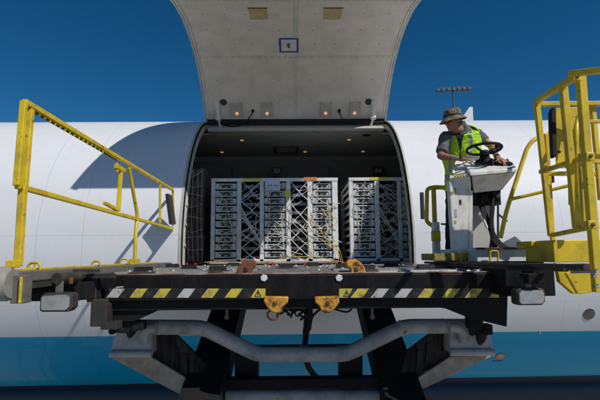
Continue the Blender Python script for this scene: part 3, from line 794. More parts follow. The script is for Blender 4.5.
tape(341.5, 499, [343, 350.5, 370.5, 394, 417.5, 441.5, 464.5, 488.5], ([0], 346.5, False), (2, 3))
for px in (264, 339):
    c = P(px, 278, FY); b = MB(); b.lathe((c.x, FY+.002, c.z), [(.034, 0), (.034, .012), (.03, .016), (.0001, .016)], 6, (0, -1, 0)); b.build('hex_plug', 'whitetrim', ldr, bevel=.002)
# small scraped patch on the beam at the left
b = MB(); c = P(119.5, 287, FY); b.prism([(c.x-.04, FY-.0015, c.z-.006), (c.x-.015, FY-.0015, c.z-.01), (c.x+.04, FY-.0015, c.z-.003), (c.x+.035, FY-.0015, c.z+.006), (c.x-.02, FY-.0015, c.z+.004)], (0, .001, 0)); b.build('scrape', 'tape_w', ldr)
# stop hooks above the deck and claws under the beam
def blob(pts, rad, m, name, flat=(1, 1)):
    b = MB(); b.tube(curve_pts(pts, 5), [(r*flat[0], r*flat[1]) for r in sum([[rad[min(i, len(rad)-1)]+(rad[min(i+1, len(rad)-1)]-rad[min(i, len(rad)-1)])*j/5 for j in range(5)] for i in range(len(pts)-1)], [])+[rad[-1]]], 18, round_=True)
    return b.build(name, m, ldr, smooth=50)
prof = [(236, 276), (237.5, 268), (241.5, 262.5), (247, 259.4), (253, 259.6), (256.2, 262.5), (255.5, 266), (252, 268.5), (251, 276)]
for sg, m_ in ((1, 'rust'), (-1, 'hook')):
    b = MB(); b.prism([P(x if sg > 0 else 602.5-x, y, FY+.05) for x, y in prof], (0, .11, 0)); b.mi = 1
    c = P(246 if sg > 0 else 356.5, 269.5, FY+.05); b.lathe(c+Vector((0, .002, 0)), [(.022, 0), (.022, .010), (.014, .014), (.0001, .014)], 12, (0, -1, 0))
    b.build('stop_hook', [m_, 'dgrey'], ldr, bevel=.016, smooth=60)
for s, cx in ((1, 276), (-1, 327)):
    def q(dx, y, yy=0): return P(cx-s*dx, y, FY-.06+yy)
    out = [(12, 296.3), (12.5, 302), (8.5, 308.5), (3, 312.8), (-2, 313.4), (-6, 310.5), (-8, 306), (-12, 302.5), (-12.5, 297)]
    b = MB(); b.prism([q(dx, y) for dx, y in out], (0, .13, 0)); b.mi = 1; b.lathe(q(1, 303.5)+Vector((0, .003, 0)), [(.026, 0), (.026, .010), (.016, .016), (.0001, .016)], 6, (0, -1, 0)); b.build('claw', ['hook', 'rust'], ldr, bevel=.018, smooth=50)
b = MB(); c = P(273, 315, FY-.01); b.tube([c+Vector((.05*cos(t*pi/10), 0, .045*sin(t*pi/10))) for t in range(-16, 3)], .009, 8); b.build('claw_ring', 'rust', ldr, smooth=60)
# deck rollers, drive units and the centre grid
rnd = random.Random(4)
yy = FY+.22; cnt = 0
while yy < 7.3:
    for x0, x1 in ((BX0+.12, -1.02), (-.96, -.42), (.42, .98), (1.04, BX1-.12)):
        if cnt < 96:
            b = MB(); b.tube([(x0, yy, DECK-.004), (x1, yy, DECK-.004)], .026, 10); b.build('roller', 'roller', ldr, smooth=50); cnt += 1
    yy += .15
b = MB()
for k in range(22):
    y = FY+.2+k*.135
    b.bar((-.38, y, DECK+.004), (.38, y+.10, DECK+.004), .03, .02)
for k in range(12): b.bar((-.38+k*.069, FY+.18, DECK-.001), (-.38+k*.069, 7.3, DECK-.001), .012, .02)
b.build('centre_grid', 'deck', ldr)
for (x, y) in ((-1.45, 4.55), (-.75, 4.62), (-.1, 5.6), (.7, 4.6), (1.3, 4.66), (-1.2, 5.4), (-.55, 5.5), (.55, 5.3), (1.15, 5.6), (-1.6, 6.2), (1.5, 6.3), (0.25, 6.5), (-.85, 6.6), (.9, 6.9)):
    b = MB(); b.lathe((x, y, DECK), [(.15, -.01), (.145, .012), (.11, .026), (.06, .032), (.0001, .033)], 20); b.build('drive_unit', 'dgrey', ldr, smooth=40)
    b = MB(); b.tube([(x-.08, y, DECK+.025), (x+.08, y, DECK+.025)], [.045, .045], 14); b.build('drive_wheel', 'rubber', ldr, smooth=40)
rnd = random.Random(31)
for k in range(46):
    x = rnd.uniform(-1.7, 1.75); y = rnd.uniform(4.45, 7.2)
    b = MB(); b.lathe((x, y, DECK+.006), [(.05, -.01), (.045, .008), (.028, .012), (.024, .024), (.0001, .032)], 12); b.build('ball_transfer', 'roller', ldr, smooth=40)
# bridge between deck and sill
b = MB(); b.box((.03, 7.39, DECK-.03), (3.55, .08, .04)); b.build('bridge_flap', 'grey', ldr, bevel=.006)
# left kerb rail and walkway
b = MB(); b.bar((-1.93, 3.25, DECK+.035), (-1.93, 7.25, DECK+.035), .10, .075); b.build('guide_rail', 'grey', ldr, bevel=.008)
b = MB(); b.bar((-2.04, 3.45, DECK+.07), (-2.04, 7.0, DECK+.07), .03, .03); b.build('toe_rail', 'yellow', ldr, bevel=.004)
b = MB(); b.box((-2.05, 5.25, DECK-.03), (.38, 4.0, .04)); b.build('walkway', 'dgrey', ldr)
for px, w_ in ((38, 12), (98.5, 8), (126, 8)):
    Y = 2.04*467/(294-px); k = Y/467*w_/2; x = (px-294)/467*Y; h = Y/467*(11 if px < 50 else 8)
    b = MB(); b.tube(bendpts([(x-k, Y, DECK+.03), (x-k, Y, DECK+.04+h), (x+k, Y, DECK+.04+h), (x+k, Y, DECK+.03)], .05), .011, 8); b.build('tie_loop', 'yellow', ldr, smooth=60)
    if px < 50:
        b = MB(); b.bar((x, Y, DECK+.03), (x, Y, DECK+.04+h), .012, .012); b.build('tie_pin', 'yellow', ldr)
# left guard rail frame (swings, one part with its members)
def lp(px, py, X=-1.95):
    Y = X*467/(px-294); return P(px, py, Y)
gr = MB()
A, B_, C_, D_ = lp(24, 101.5), lp(173, 190), lp(173, 229), lp(17, 186)
gr.bar(A, B_, .042, .042); gr.bar(D_, C_, .04, .04); gr.bar(B_, C_, .036, .036); gr.bar(A, D_, .045, .045)
gr.bar(lp(160, 184), lp(160, 223), .03, .03)
grail = gr.build('guard_rail', 'yellow', ldr, bevel=.006)
b = MB(); 
for k in range(16):
    px = 34+k*5.6*(1-k*.012); p = lp(px, 101.5+(px-24)*.594+3.0); b.box(p, (.012, .014, .034))
b.bar(lp(32, 108.3), lp(118, 159.5), .010, .012)
b.build('rail_rack', 'yellow', ldr)
b = MB(); b.bar(lp(31, 107)+Vector((-.012, 0, 0)), lp(118, 158.6)+Vector((-.012, 0, 0)), .012, .05); b.build('rail_channel', 'hatch', ldr)
b = MB(); b.bar(lp(31, 109), lp(24.5, 188), .04, .04); b.bar(lp(23, 187), lp(18, 266), .05, .045); b.box(lp(13, 264), (.06, .08, .05)); b.build('rail_post', 'yellow', ldr, bevel=.006)
b = MB(); b.tube(bendpts([lp(129, 168), lp(137.5, 215), lp(136, 228), lp(134.5, 263)], .1), .022, 12); b.box(lp(134.5, 261), (.10, .10, .05)); b.build('rail_post', 'yellow', ldr, smooth=40)
b = MB(); b.bar(lp(121, 172), lp(118, 211), .04, .04); b.bar(lp(116, 166), lp(124, 171), .045, .05); b.bar(lp(117, 163), lp(117, 172), .03, .03); b.bar(lp(105, 203), lp(117, 210), .045, .03); b.build('rail_latch', 'yellow', ldr, bevel=.004)
for py in (124, 137): 
    b = MB(); p = lp(28, py); b.lathe(p+Vector((0, -.03, 0)), [(.012, 0), (.012, .012), (.0001, .014)], 8, (0, -1, 0)); b.build('bolt', 'hatch', ldr)
a = lp(167, 194, -1.93); c = lp(169, 223, -1.93)
b = MB(); b.prism([a+Vector((-.03, 0, 0)), a+Vector((.02, 0, .01)), c+Vector((.05, 0, 0)), c+Vector((-.0, 0, -.02))], (0, .24, 0)); b.build('rail_paddle', 'dgrey', ldr, bevel=.006)
# left end: fat roller bumper, brown bracket, lamp and stepped brackets
b = MB(); c = P(0, 284, 3.2); b.tube([c+Vector((-.9, 0, .01)), c+Vector((-.1, 0, 0)), c+Vector((.055, 0, 0)), c+Vector((.085, 0, 0))], [.115, .115, .115, .095], 28); b.build('bumper_roller', 'drum', ldr, smooth=40)
k3 = 3.25/467
c = P(21.5, 289, 3.25); b = MB(); b.box(c, (13*k3, .10, 27*k3)); b.build('end_bracket', 'grey', ldr, bevel=.006)
c = P(20.5, 290, 3.19); b = MB(); b.box(c, (2*k3, .02, 25*k3)); b.build('bracket_edge', 'yellow', ldr, bevel=.003)
b = MB(); b.bar((-1.80, 4.05, DECK-.12), (-1.80, 4.30, DECK-.12), .06, .15); b.bar((-2.02, 3.3, DECK-.07), (-2.02, 7.2, DECK-.07), .08, .08); b.box((-2.02, 4.05, DECK-.115), (.40, .05, .17)); b.build('side_beam', 'blackmatte', ldr, bevel=.006)
c = P(60, 282, 3.7); b = MB(); b.tube([c+Vector((-.0, -.06, .03)), c+Vector((.02, .25, .03))], .042, 18); b.build('hinge_barrel', 'dgrey', ldr, smooth=40)
for px in (51, 71):
    c = P(px, 281, 3.75); b = MB(); b.box(c, (.025, .03, .05)); b.build('hinge_lug', 'rust', ldr, bevel=.006)
def work_lamp(px, py, w_, h_, Y):
    k = Y/467; c = P(px, py, Y); W, H = w_*k, h_*k
    b = MB(); 
    z = [(-W/2, -H/2+.015), (-W/2+.015, -H/2), (W/2-.03, -H/2), (W/2, -H/2+.03), (W/2, H/2-.02), (W/2-.02, H/2), (-W/2+.02, H/2), (-W/2, H/2-.02)]
    b.prism([c+Vector((x, .01, zz)) for x, zz in z], (0, .10, 0)); h = b.build('lamp_housing', 'dgrey', ldr, bevel=.008)
    b = MB(); b.prism([c+Vector((x*.86, -.012, zz*.82)) for x, zz in z], (0, .03, 0)); l = b.build('lamp_lens', 'chrome', ldr, bevel=.008)
    b = MB(); b.box(c+Vector((0, .05, H/2+.04)), (.05, .03, .10)); b.build('lamp_bezel', 'grey', ldr, bevel=.003)
work_lamp(55.5, 302.5, 32, 18.5, 3.62)
work_lamp(531.5, 297, 29, 16.5, 3.75)
for xx, yy, ww, hh, m in ((92, 288, 9, 27, 'dgrey'), (86, 284, 5, 20, 'black'), (98, 290, 5, 28, 'blackmatte'), (98, 313, 14, 26, 'dgrey'), (109, 326, 16, 7, 'dgrey'), (103, 315, 8, 22, 'dgrey')):
    Y = 4.22+(.03 if m == 'blackmatte' else 0)+random.uniform(0, .03); k = Y/467; c = P(xx, yy, Y); b = MB(); b.box(c+Vector((0, .06, 0)), (ww*k, .14, hh*k)); b.build('side_bracket', m, ldr, bevel=.006)
b = MB(); c = P(82, 277, 4.0); b.bar(c+Vector((-.35, .2, 0)), c+Vector((.2, .2, .0)), .04, .04); b.bar(P(75, 271, 3.9), P(98, 271, 4.25), .04, .03); b.build('cross_link', 'dgrey', ldr)
# bent pale pipe across the front
Yp = 4.80
pp = [P(x, y, Yp) for x, y in ((134, 327), (203, 327.5), (257, 354.5), (346, 354.5), (404, 326.5), (470, 326))]
b = MB(); b.tube(bendpts(pp, .09, 5), .074, 24); b.build('bumper_pipe', 'pipe', ldr, smooth=50)
for x, y, dx, dy in ((206, 329.5, 1, .35), (257, 353.5, 1, .3), (346, 353.5, 1, -.3), (402, 327.5, 1, -.35), (160, 327.3, 1, 0), (443, 326.2, 1, 0), (300, 354.6, 1, 0)):
    c = P(x, y, Yp); d = Vector((dx, 0, -dy)).normalized(); b = MB(); b.tube([c-d*.010, c-d*.004, c+d*.004, c+d*.010], [.0722, .0765, .0765, .0722], 24); b.build('weld_ring', 'pipe', ldr, smooth=60)
# pale curved end brackets under the gussets
for s, x0, x1, xo in ((1, 112, 150, 108), (-1, 452, 494, 497)):
    b = MB(); 
    if s == 1: q = [(117, 331), (150, 331), (151, 354), (148, 357), (112, 357), (110, 353), (113, 340)]
    else: q = [(450, 327), (488, 327), (492, 338), (494, 350), (491, 355), (455, 356.5), (450, 352)]
    b.prism([P(x, y, 4.74) for x, y in q], (0, .22, 0)); b.build('end_bracket', 'pipe', ldr, bevel=.02, smooth=50)
for pts in (((156, 328), (148, 329), (144.5, 334), (144, 344)), ((449, 327), (459, 328), (463, 333), (464, 343))):
    b = MB(); b.tube(curve_pts([P(x, y, 4.68) for x, y in pts], 5), .052, 16); b.build('pipe_elbow', 'pipe', ldr, smooth=50)
for x0, x1, y in ((110, 152, 354), (450, 494, 352.5)):
    b = MB(); b.tube([P(x0, y, 4.72), P(x1, y, 4.72)], .035, 12); b.build('bracket_lip', 'pipe', ldr, smooth=50)
for cx_, cy_ in ((131, 333), (473, 331), (481, 340)):
    b = MB(); b.tube(curve_pts([P(cx_-2, cy_-12, 4.60), P(cx_, cy_-4, 4.60), P(cx_-1, cy_+2, 4.62)], 4), [.06, .06, .058, .055, .052, .05, .045, .04, .03], 12, round_=True); b.build('rubber_buffer', 'rubber', ldr, smooth=60)
# channel legs: ribbed dark web and a dusty flange
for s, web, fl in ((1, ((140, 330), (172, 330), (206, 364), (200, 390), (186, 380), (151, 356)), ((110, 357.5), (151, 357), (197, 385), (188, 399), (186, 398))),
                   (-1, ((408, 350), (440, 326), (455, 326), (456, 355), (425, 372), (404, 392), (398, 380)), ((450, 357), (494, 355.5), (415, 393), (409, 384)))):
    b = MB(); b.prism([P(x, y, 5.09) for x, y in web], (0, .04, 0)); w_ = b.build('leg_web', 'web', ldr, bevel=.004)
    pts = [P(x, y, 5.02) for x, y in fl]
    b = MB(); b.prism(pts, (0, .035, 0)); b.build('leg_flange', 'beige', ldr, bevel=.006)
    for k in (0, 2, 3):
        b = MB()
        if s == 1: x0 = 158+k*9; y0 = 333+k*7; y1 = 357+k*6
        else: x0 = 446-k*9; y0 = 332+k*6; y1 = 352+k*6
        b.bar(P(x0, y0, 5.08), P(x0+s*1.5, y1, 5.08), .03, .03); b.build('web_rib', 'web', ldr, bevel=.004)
# scissor arms
for s in (-1, 1):
    b = MB(); w_ = .30
    x = -.80 if s < 0 else .86
    a = Vector((x-s*-.0, 6.9, DECK-.55)); c = Vector((x, 3.7, DECK-1.75))
    top = P(231 if s < 0 else 372, 305, 6.9); bot = P(203 if s < 0 else 401, 400, 4.95)
    d = (bot-top); far = bot+d*1.6
    b.bar(top-d*.12, far, .40, .34); b.build('scissor_arm', 'blackmatte', ldr, bevel=.015)
    # second arm of the pair, inboard and crossing behind
    q0 = P(250 if s < 0 else 347, 330, 5.6); q1 = P(248 if s < 0 else 350, 392, 5.6)
    b = MB(); q0 = P(247 if s < 0 else 350, 350, 5.3); b.bar(q0, q0+Vector((0, .5, -2.6)), .24, .30); b.build('scissor_arm', 'blackmatte', ldr, bevel=.015)
k = 5.0/467
c = P(300, 349, 5.0); b = MB(); b.box(c, (100*k, .12, 7*k)); b.build('cross_beam', 'blackmatte', ldr, bevel=.01)
c = P(300, 382.5, 5.1); b = MB(); b.box(c, (152*5.1/467, .14, 10*5.1/467)); b.build('cross_beam', 'blackmatte', ldr, bevel=.012)
b = MB(); b.tube([P(226, 395.5, 5.12), P(380, 395.5, 5.12)], .06, 20); b.build('cross_tube', 'pipe', ldr, smooth=50)
# small fittings on the rear cross beam
for px in (304, 341):
    c = P(px, 346.5, 4.92); b = MB(); b.box(c, (.10, .04, .018)); b.box(c+Vector((-.04, 0, -.02)), (.02, .04, .04)); b.build('pipe_clip', 'beige', ldr, bevel=.003)
# hoses hanging under the deck
b = MB(); rnd = random.Random(12)
b.tube(curve_pts([P(309, 300, 5.0), P(310, 318, 5.0), P(306, 335, 5.0), P(305, 352, 5.02), P(309, 368, 5.0), P(319, 380, 5.25)], 6), .030, 10)
b.tube(curve_pts([P(306, 300, 5.02), P(305.5, 318, 5.0), P(304, 334, 5.0)], 4), .016, 8)
b.tube(curve_pts([P(335, 309, 5.0), P(325, 307, 5.0), P(313, 316, 5.0), P(310, 330, 5.0)], 5), .012, 8)
b.tube(curve_pts([P(352, 309, 5.0), P(346, 312, 5.0), P(334, 309, 5.0)], 5), .010, 8)
for k in range(16):
    x = rnd.uniform(283, 303); y = rnd.uniform(305, 310)
    q = [P(x, y, 4.6)]
    for j in range(4): x += rnd.uniform(-4, 5); y += rnd.uniform(-1.5, 5); y = min(y, 323); q.append(P(x, y, 4.6+rnd.uniform(-.05, .05)))
    b.tube(curve_pts(q, 4), rnd.uniform(.006, .013), 6)
b.build('hydraulic_hose', 'rubber', ldr, smooth=60)
for px, py in ((227, 306), (372, 306)):
    c = P(px, py, 4.45); b = MB(); b.bar(c, c+Vector((0, 0, -.10)), .02, .04); b.lathe(c+Vector((0, -.01, -.10)), [(.022, -.01), (.022, .012), (.0001, .013)], 10, (0, -1, 0)); b.build('eye_bolt', 'grey', ldr)
# under-deck structure, chassis and wheels (below the frame)
b = MB()
for x in (-1.5, -.7, .7, 1.5): b.box((x, 5.9, DECK-.20), (.12, 2.9, .26))
b.box((.05, 6.6, DECK-.22), (3.3, .15, .25)); b.build('deck_frame', 'blackmatte', ldr, bevel=.008)
b = MB()
for x in (-1.3, 1.3): b.box((x, 4.6, .85), (.25, 6.4, .4))
for y in (1.6, 4.6, 7.6): b.box((0, y, .85), (2.35, .25, .35))
b.build('chassis', 'black', ldr, bevel=.02)
for x in (-1.65, 1.65):
    for y in (2.2, 7.0):
        b = MB(); b.lathe((x, y, .5), [(.2, -.16), (.46, -.17), (.5, -.12), (.5, .12), (.46, .17), (.2, .16)], 28, (1, 0, 0)); b.build('wheel', 'rubber', ldr, smooth=40)
# ------------------------------------------------------------------ right side: guide tube, station base, console
b = MB(); b.tube([P(425, 262.5, 5.7), P(540, 265.5, 3.2), P(586, 267, 2.72)], [.014, .016, .017], 12); b.build('guide_rail', 'dgrey', ldr, smooth=50)
b = MB(); b.bar(P(430, 264.8, 5.6), P(566, 270, 2.95), .04, .022); b.build('guide_rail', 'dgrey', ldr, bevel=.006)
b = MB(); b.tube([P(510, 267.5, 3.55), P(584, 267, 2.85)], .022, 14); b.build('guide_tube', 'blackmatte', ldr, smooth=50)
Yb = 5.05; kb = Yb/467
def pbox(name, m, x0, x1, y0, y1, Y, dep, bevel=.006):
    a, c = P(x0, y0, Y), P(x1, y1, Y); b = MB(); b.box(((a.x+c.x)/2, Y+dep/2, (a.z+c.z)/2), (abs(c.x-a.x), dep, abs(a.z-c.z))); return b.build(name, m, ldr, bevel=bevel)
pbox('station_base', 'kiosk', 458, 552, 249, 262, 4.95, .9)
pbox('base_edge', 'oldyellow', 434, 470, 253.5, 260.5, 4.90, .5)
pbox('base_plate', 'dgrey', 478, 540, 247.5, 249.2, 4.9, .6, .002)
pbox('under_box', 'black', 505, 556, 268, 296, 4.0, .5)
pbox('under_box', 'blackmatte', 470, 545, 262, 276, 4.6, .7)
pbox('lamp_mount', 'dgrey', 522, 538, 277, 289, 3.80, .15)
pbox('hinge_block', 'black', 528, 545, 274, 284, 3.72, .15)
for px, Y in ((465, 4.88), (494, 4.88)):
    b = MB(); k = Y/467
    c0, c1, c2, c3 = P(px-4, 262, Y), P(px-4, 251, Y), P(px+4, 251, Y), P(px+4, 262, Y)
    b.tube(bendpts([c0, c1, c2, c3], .03), .010, 8); b.build('tie_loop', 'yellow', ldr, smooth=60)
# small yellow handrail loop left of the console
Yh = 5.75
b = MB(); b.tube(bendpts([P(448, 187.5, Yh), P(434, 187, Yh), P(427, 189, Yh), P(426.5, 222, Yh), P(433, 226, Yh)], .10), .026, 10); b.bar(P(433.5, 187, Yh), P(436, 258, Yh), .05, .04); b.bar(P(433, 187.5, Yh), P(448, 187.5, Yh), .04, .05); b.build('hand_loop', 'yellow', ldr, bevel=.003, smooth=40)
pbox('loop_box', 'kiosk', 433.5, 441, 222, 255, 5.6, .10)
pbox('loop_lock', 'yellow', 432.5, 441, 231, 241, 5.52, .07)
b = MB(); b.bar(P(441, 224, 5.6), P(451, 224.5, 5.6), .02, .02); b.build('loop_arm', 'dgrey', ldr)
pbox('rail_paddle', 'dgrey', 420.5, 425, 192, 219, 7.0, .06, .01)
# console
con = empty('console'); con.parent = ldr; con.location = -ldr.location
con['label'] = 'worn white driving console with black steering wheel'
def cpart(b, name, m, **kw):
    o = b.build(name, m, None, **kw); o.parent = con; return o
Yc = 4.98
def prismY(pts, Y, dep): return MB().prism([P(x, y, Y) for x, y in pts], (0, dep, 0))
cpart(prismY([(449, 181), (462, 185), (469, 192), (468.5, 252), (453.5, 252)], Yc, .10), 'column', 'kiosk', bevel=.01)
cpart(prismY([(469, 192), (473, 190), (472.5, 252), (468.7, 252)], Yc+.01, .30), 'column_side', 'kiosk', bevel=.006)
cpart(prismY([(473, 191), (492, 191), (491, 252), (472.8, 252)], Yc+.28, .02), 'rear_panel', 'cabinceil', bevel=.003)
# head: side wedge, tray, front lip, sloping underside
def hexa(pts): # front polygon list then back polygon list
    b = MB(); a = [b.bm.verts.new(p) for p in pts[:4]]; c = [b.bm.verts.new(p) for p in pts[4:]]
    b.bm.faces.new(a); b.bm.faces.new(c[::-1])
    for i in range(4): b.bm.faces.new([a[i], c[i], c[(i+1)%4], a[(i+1)%4]])
    return b
Y0, Y1 = 4.86, 5.26
b = hexa([P(469.5, 171.5, Y0), P(517, 168.5, Y0), P(517, 172, Y0), P(470.5, 176, Y0), P(462.5, 161, Y1), P(511, 160, Y1), P(511, 164.5, Y1), P(462, 166, Y1)]); cpart(b, 'tray', 'kiosk', bevel=.008)
b = hexa([P(472, 176, Y0+.03), P(516, 172.5, Y0+.03), P(502, 190, Y0+.20), P(474, 193, Y0+.16), P(466, 170, Y1-.02), P(510, 166, Y1-.02), P(500, 186, Y1-.02), P(470, 188, Y1-.02)]); cpart(b, 'tray_underside', 'kiosk', bevel=.006)
b = hexa([P(449, 178, 5.0), P(470.5, 176.5, Y0+.005), P(471, 193, Y0+.10), P(450, 184, 5.0), P(456, 160, 5.2), P(463, 161.5, Y1), P(469, 186, Y1), P(452, 180, 5.3)]); cpart(b, 'wedge', 'kiosk', bevel=.008)
b = MB()
for x, y, w_, h_ in ((456, 170.5, 3.2, 3.6), (461, 169.8, 3, 4), (465, 171, 2.4, 3.2)):
    c = P(x, y-3.5, 4.98); 
# yellow stickers on the column
for x, y, w_, h_ in ((455, 190.5, 2.6, 5), (456, 213, 2.2, 8), (455.5, 222, 2, 3), (452, 193, 2, 3)):
    c = P(x, y, Yc-.003); k = Yc/467; b = MB(); b.box(c, (w_*k, .004, h_*k)); cpart(b, 'warning_sticker', 'tape_y' if x != 456 else 'tape_w')
b = MB(); c = P(460.5, 202, Yc-.004); b.box(c, (.018, .006, .05)); cpart(b, 'switch', 'ink')
for i in range(5):
    p0 = P(453.5, 176, 4.97).lerp(P(467.5, 175.5, 4.90), i/5+.05); b = MB(); b.box(p0+Vector((0, -.012, -.0)), (.022, .006, .035)); cpart(b, 'keypad_label', 'tape_y')
# controls on the tray
def on_tray(u, v, h=.01):
    a = P(462.5, 161, Y1).lerp(P(511, 160, Y1), u); c = P(469.5, 171.5, Y0).lerp(P(517, 168.5, Y0), u); return a.lerp(c, v)+Vector((0, 0, h))
for u in (.55, .64, .73, .82, .90):
    for v in (.25, .55):
        b = MB(); b.lathe(on_tray(u, v), [(.012, -.01), (.012, .02), (.009, .028), (.0001, .028)], 10); cpart(b, 'control_button', 'ink')
b = MB(); a_, c_ = on_tray(.62, .35), on_tray(.97, .6); b.bar(a_, c_, .14, .02); cpart(b, 'control_plate', 'dgrey', bevel=.003)
b = MB(); b.lathe(on_tray(.46, .2), [(.016, -.01), (.016, .03), (.02, .035), (.0001, .04)], 12); cpart(b, 'stop_button', 'red', smooth=40)
# steering wheel
wc = P(484, 149, 4.98); ax = Vector((0.02, .13, .98)).normalized(); X_ = Vector((1, 0, 0)); Y_ = ax.cross(X_).normalized()
ring = [wc+(X_*cos(t*2*pi/40)+Y_*sin(t*2*pi/40))*.18 for t in range(41)]
b = MB(); b.tube(ring, .0155, 10, side=tuple(ax), caps=False); cpart(b, 'steering_rim', 'rubber', smooth=60)
b = MB()
for a in (100, 215, 330): b.bar(wc-ax*.05, wc+(X_*cos(R_(a))+Y_*sin(R_(a)))*.175, .03, .012, up=tuple(ax))
b.lathe(wc-ax*.05, [(.0001, .03), (.045, .028), (.055, .0), (.045, -.03)], 20, ax); cpart(b, 'steering_hub', 'rubber', bevel=.003)
base = on_tray(.42, .35); b = MB(); b.tube([wc-ax*.06, base+Vector((0, 0, .06))], .03, 14); b.lathe(base, [(.11, -.01), (.10, .03), (.06, .05), (.045, .10), (.035, .12)], 20); cpart(b, 'steering_column', 'rubber', smooth=40)
kn = ring[2]; b = MB(); b.lathe(kn, [(.012, 0), (.012, .03), (.024, .045), (.024, .065), (.0001, .075)], 14, ax); cpart(b, 'steering_knob', 'rubber', smooth=50)
# dark mass of hoses under the tray and cable bundle
b = MB(); rnd = random.Random(21)
for k in range(26):
    x = rnd.uniform(471, 497); y = rnd.uniform(186, 190); q = [P(x, y, 5.10+rnd.uniform(0, .12))]
    for j in range(3): x += rnd.uniform(-3, 3); x = min(499, max(469, x)); y += rnd.uniform(3, 6.5); q.append(P(x, y, 5.06+rnd.uniform(0, .15)))
    b.tube(curve_pts(q, 4), rnd.uniform(.018, .035), 8)
b.box(P(485, 196, 5.2), (.31, .10, .21))
cpart(b, 'hose_mass', 'rubber', smooth=60)
b = MB()
for k in range(7):
    o = k*1.3
    b.tube(curve_pts([P(492+o*.5, 188, 5.08), P(494-o*.3, 205, 5.04), P(493-o*.4, 222, 5.0), P(495-o*.5, 238, 4.98), P(497-o, 250, 4.98)], 6), .009+.003*(k % 3), 8)
    b.tube(curve_pts([P(478+o*.6, 203, 5.1), P(483+o*.6, 216, 5.05), P(489+o*.5, 230, 5.0), P(494+o, 243, 4.96), P(505+o, 249, 4.94)], 6), .008, 8)
cpart(b, 'cable_bundle', 'rubber', smooth=60)
b = MB(); b.tube(curve_pts([P(479, 213, 5.0), P(484, 221, 4.98), P(487, 228, 4.98)], 4), .014, 8); cpart(b, 'cable_sleeve', 'rope', smooth=60)
b = MB(); b.bar(P(498, 214, 5.0), P(507, 221.5, 5.0), .02, .018); b.bar(P(498, 205, 5.0), P(498, 245, 5.0), .012, .03); cpart(b, 'pedal_lever', 'dgrey')
b = hexa([P(498, 245, 5.0), P(515, 236, 5.0), P(529, 248, 5.0), P(505, 249, 5.0), P(500, 245, 5.1), P(513, 237, 5.25), P(527, 247, 5.25), P(507, 248.5, 5.1)]); cpart(b, 'pedal_plate', 'shelf', bevel=.004)
# ------------------------------------------------------------------ yellow cage at the right
def cagebar(name, a, c, w_, h_=None, m='yellow'):
    b = MB(); b.bar(a, c, w_, h_ or w_); return b.build(name, m, ldr, bevel=.005)
YA = 3.25
A0, A1 = P(580.5, 76, YA), P(597.5, 292, YA+.05)
cagebar('cage_post', A0, A1, .054)
cagebar('cage_rail', P(569, 74, YA-.05), P(606, 69.5, 3.0), .042)
cagebar('cage_rail', P(575, 77, YA+.05), P(536, 101.5, 4.15), .046)
cagebar('cage_post', P(563, 86, 3.55), P(577, 228, 3.6), .052)
cagebar('cage_post', P(536.5, 101, 4.15), P(551, 236, 4.15), .046)
cagebar('cage_rail', P(540, 104, 4.18), P(610, 103.5, 4.1), .042)
cagebar('cage_rail', P(540.5, 172, 4.12), P(584, 157.5, 3.45), .036)
cagebar('cage_rail', P(545, 173.5, 4.2), P(610, 174, 4.1), .038)
cagebar('cage_rail', P(551, 235.5, 4.12), P(597, 226, 3.35), .036)
cagebar('cage_post', P(546, 134, 4.25), P(553, 245, 4.3), .035)
cagebar('cage_post', P(583, 106, 4.15), P(580, 160, 4.1), .03)
cagebar('cage_post', P(592.5, 106, 4.15), P(601, 200, 4.1), .042)
cagebar('cage_post', P(590, 158, 3.5), P(596, 226, 3.5), .03)
cagebar('cage_rail', P(582, 122, 3.9), P(612, 121, 3.9), .03)
cagebar('cage_post', P(581, 157, 3.7), P(585, 226, 3.7), .04)
cagebar('cage_rail', P(588, 157, 3.3), P(612, 156, 3.2), .036)
cagebar('cage_rail', P(578, 160, 3.5), P(612, 163, 3.6), .03)
b = MB(); b.tube(curve_pts([P(584, 108, 4.0), P(578, 120, 3.95), P(576, 135, 3.9), P(577, 170, 3.9), P(580, 225, 3.9)], 5), .022, 10); b.build('cage_tube', 'yellow', ldr, smooth=50)
for x, y, Y in ((575, 78, YA-.03), (584, 157, 3.4), (590, 225, 3.2), (588, 157, 3.2)):
    c = P(x, y, Y); b = MB(); b.box(c, (.058, .06, .058)); b.mi = 1; b.lathe(c+Vector((0, -.03, 0)), [(.014, 0), (.014, .012), (.0001, .014)], 6, (0, -1, 0)); b.build('clamp', ['yellow', 'rust'], ldr, bevel=.004)
for x, y in ((581, 165), (590, 168), (587, 160)):
    c = P(x, y, 3.35); b = MB(); b.lathe(c, [(.012, 0), (.012, .03), (.0001, .032)], 10, (0, -1, 0)); b.build('bolt', 'chrome', ldr)
g = [P(x, y, 4.28) for x, y in ((554, 108), (579, 107), (581, 168), (557, 168))]
b = MB(); b.prism(g, (0, .02, 0)); b.build('back_panel', 'yellow', ldr, bevel=.004)
g = [P(x, y, 4.26) for x, y in ((553, 107), (556.5, 106.5), (557, 156), (554, 158), (552, 154), (551, 112))]
b = MB(); b.prism(g, (0, .06, 0)); b.build('panel_pad', 'rubber', ldr, bevel=.01, smooth=50)
b = MB(); b.lathe(P(559, 152, 4.27), [(.013, 0), (.013, .01), (.0001, .011)], 10, (0, -1, 0)); b.lathe(P(565.5, 115.5, 4.27), [(.008, 0), (.008, .01), (.0001, .011)], 10, (0, -1, 0)); b.build('bolt', 'ink', ldr)
for x, y0, y1 in ((571, 176, 205), (585, 176, 200), (577, 180, 195)):
    b = MB(); b.bar(P(x, y0, 4.35), P(x+.8, y1, 4.35), .05, .03); b.build('hanger_plate', 'pipe', ldr, bevel=.003)
b = MB(); b.box(P(552, 178, 4.3), (.03, .03, .09)); b.build('latch_pin', 'dgrey', ldr, bevel=.003)
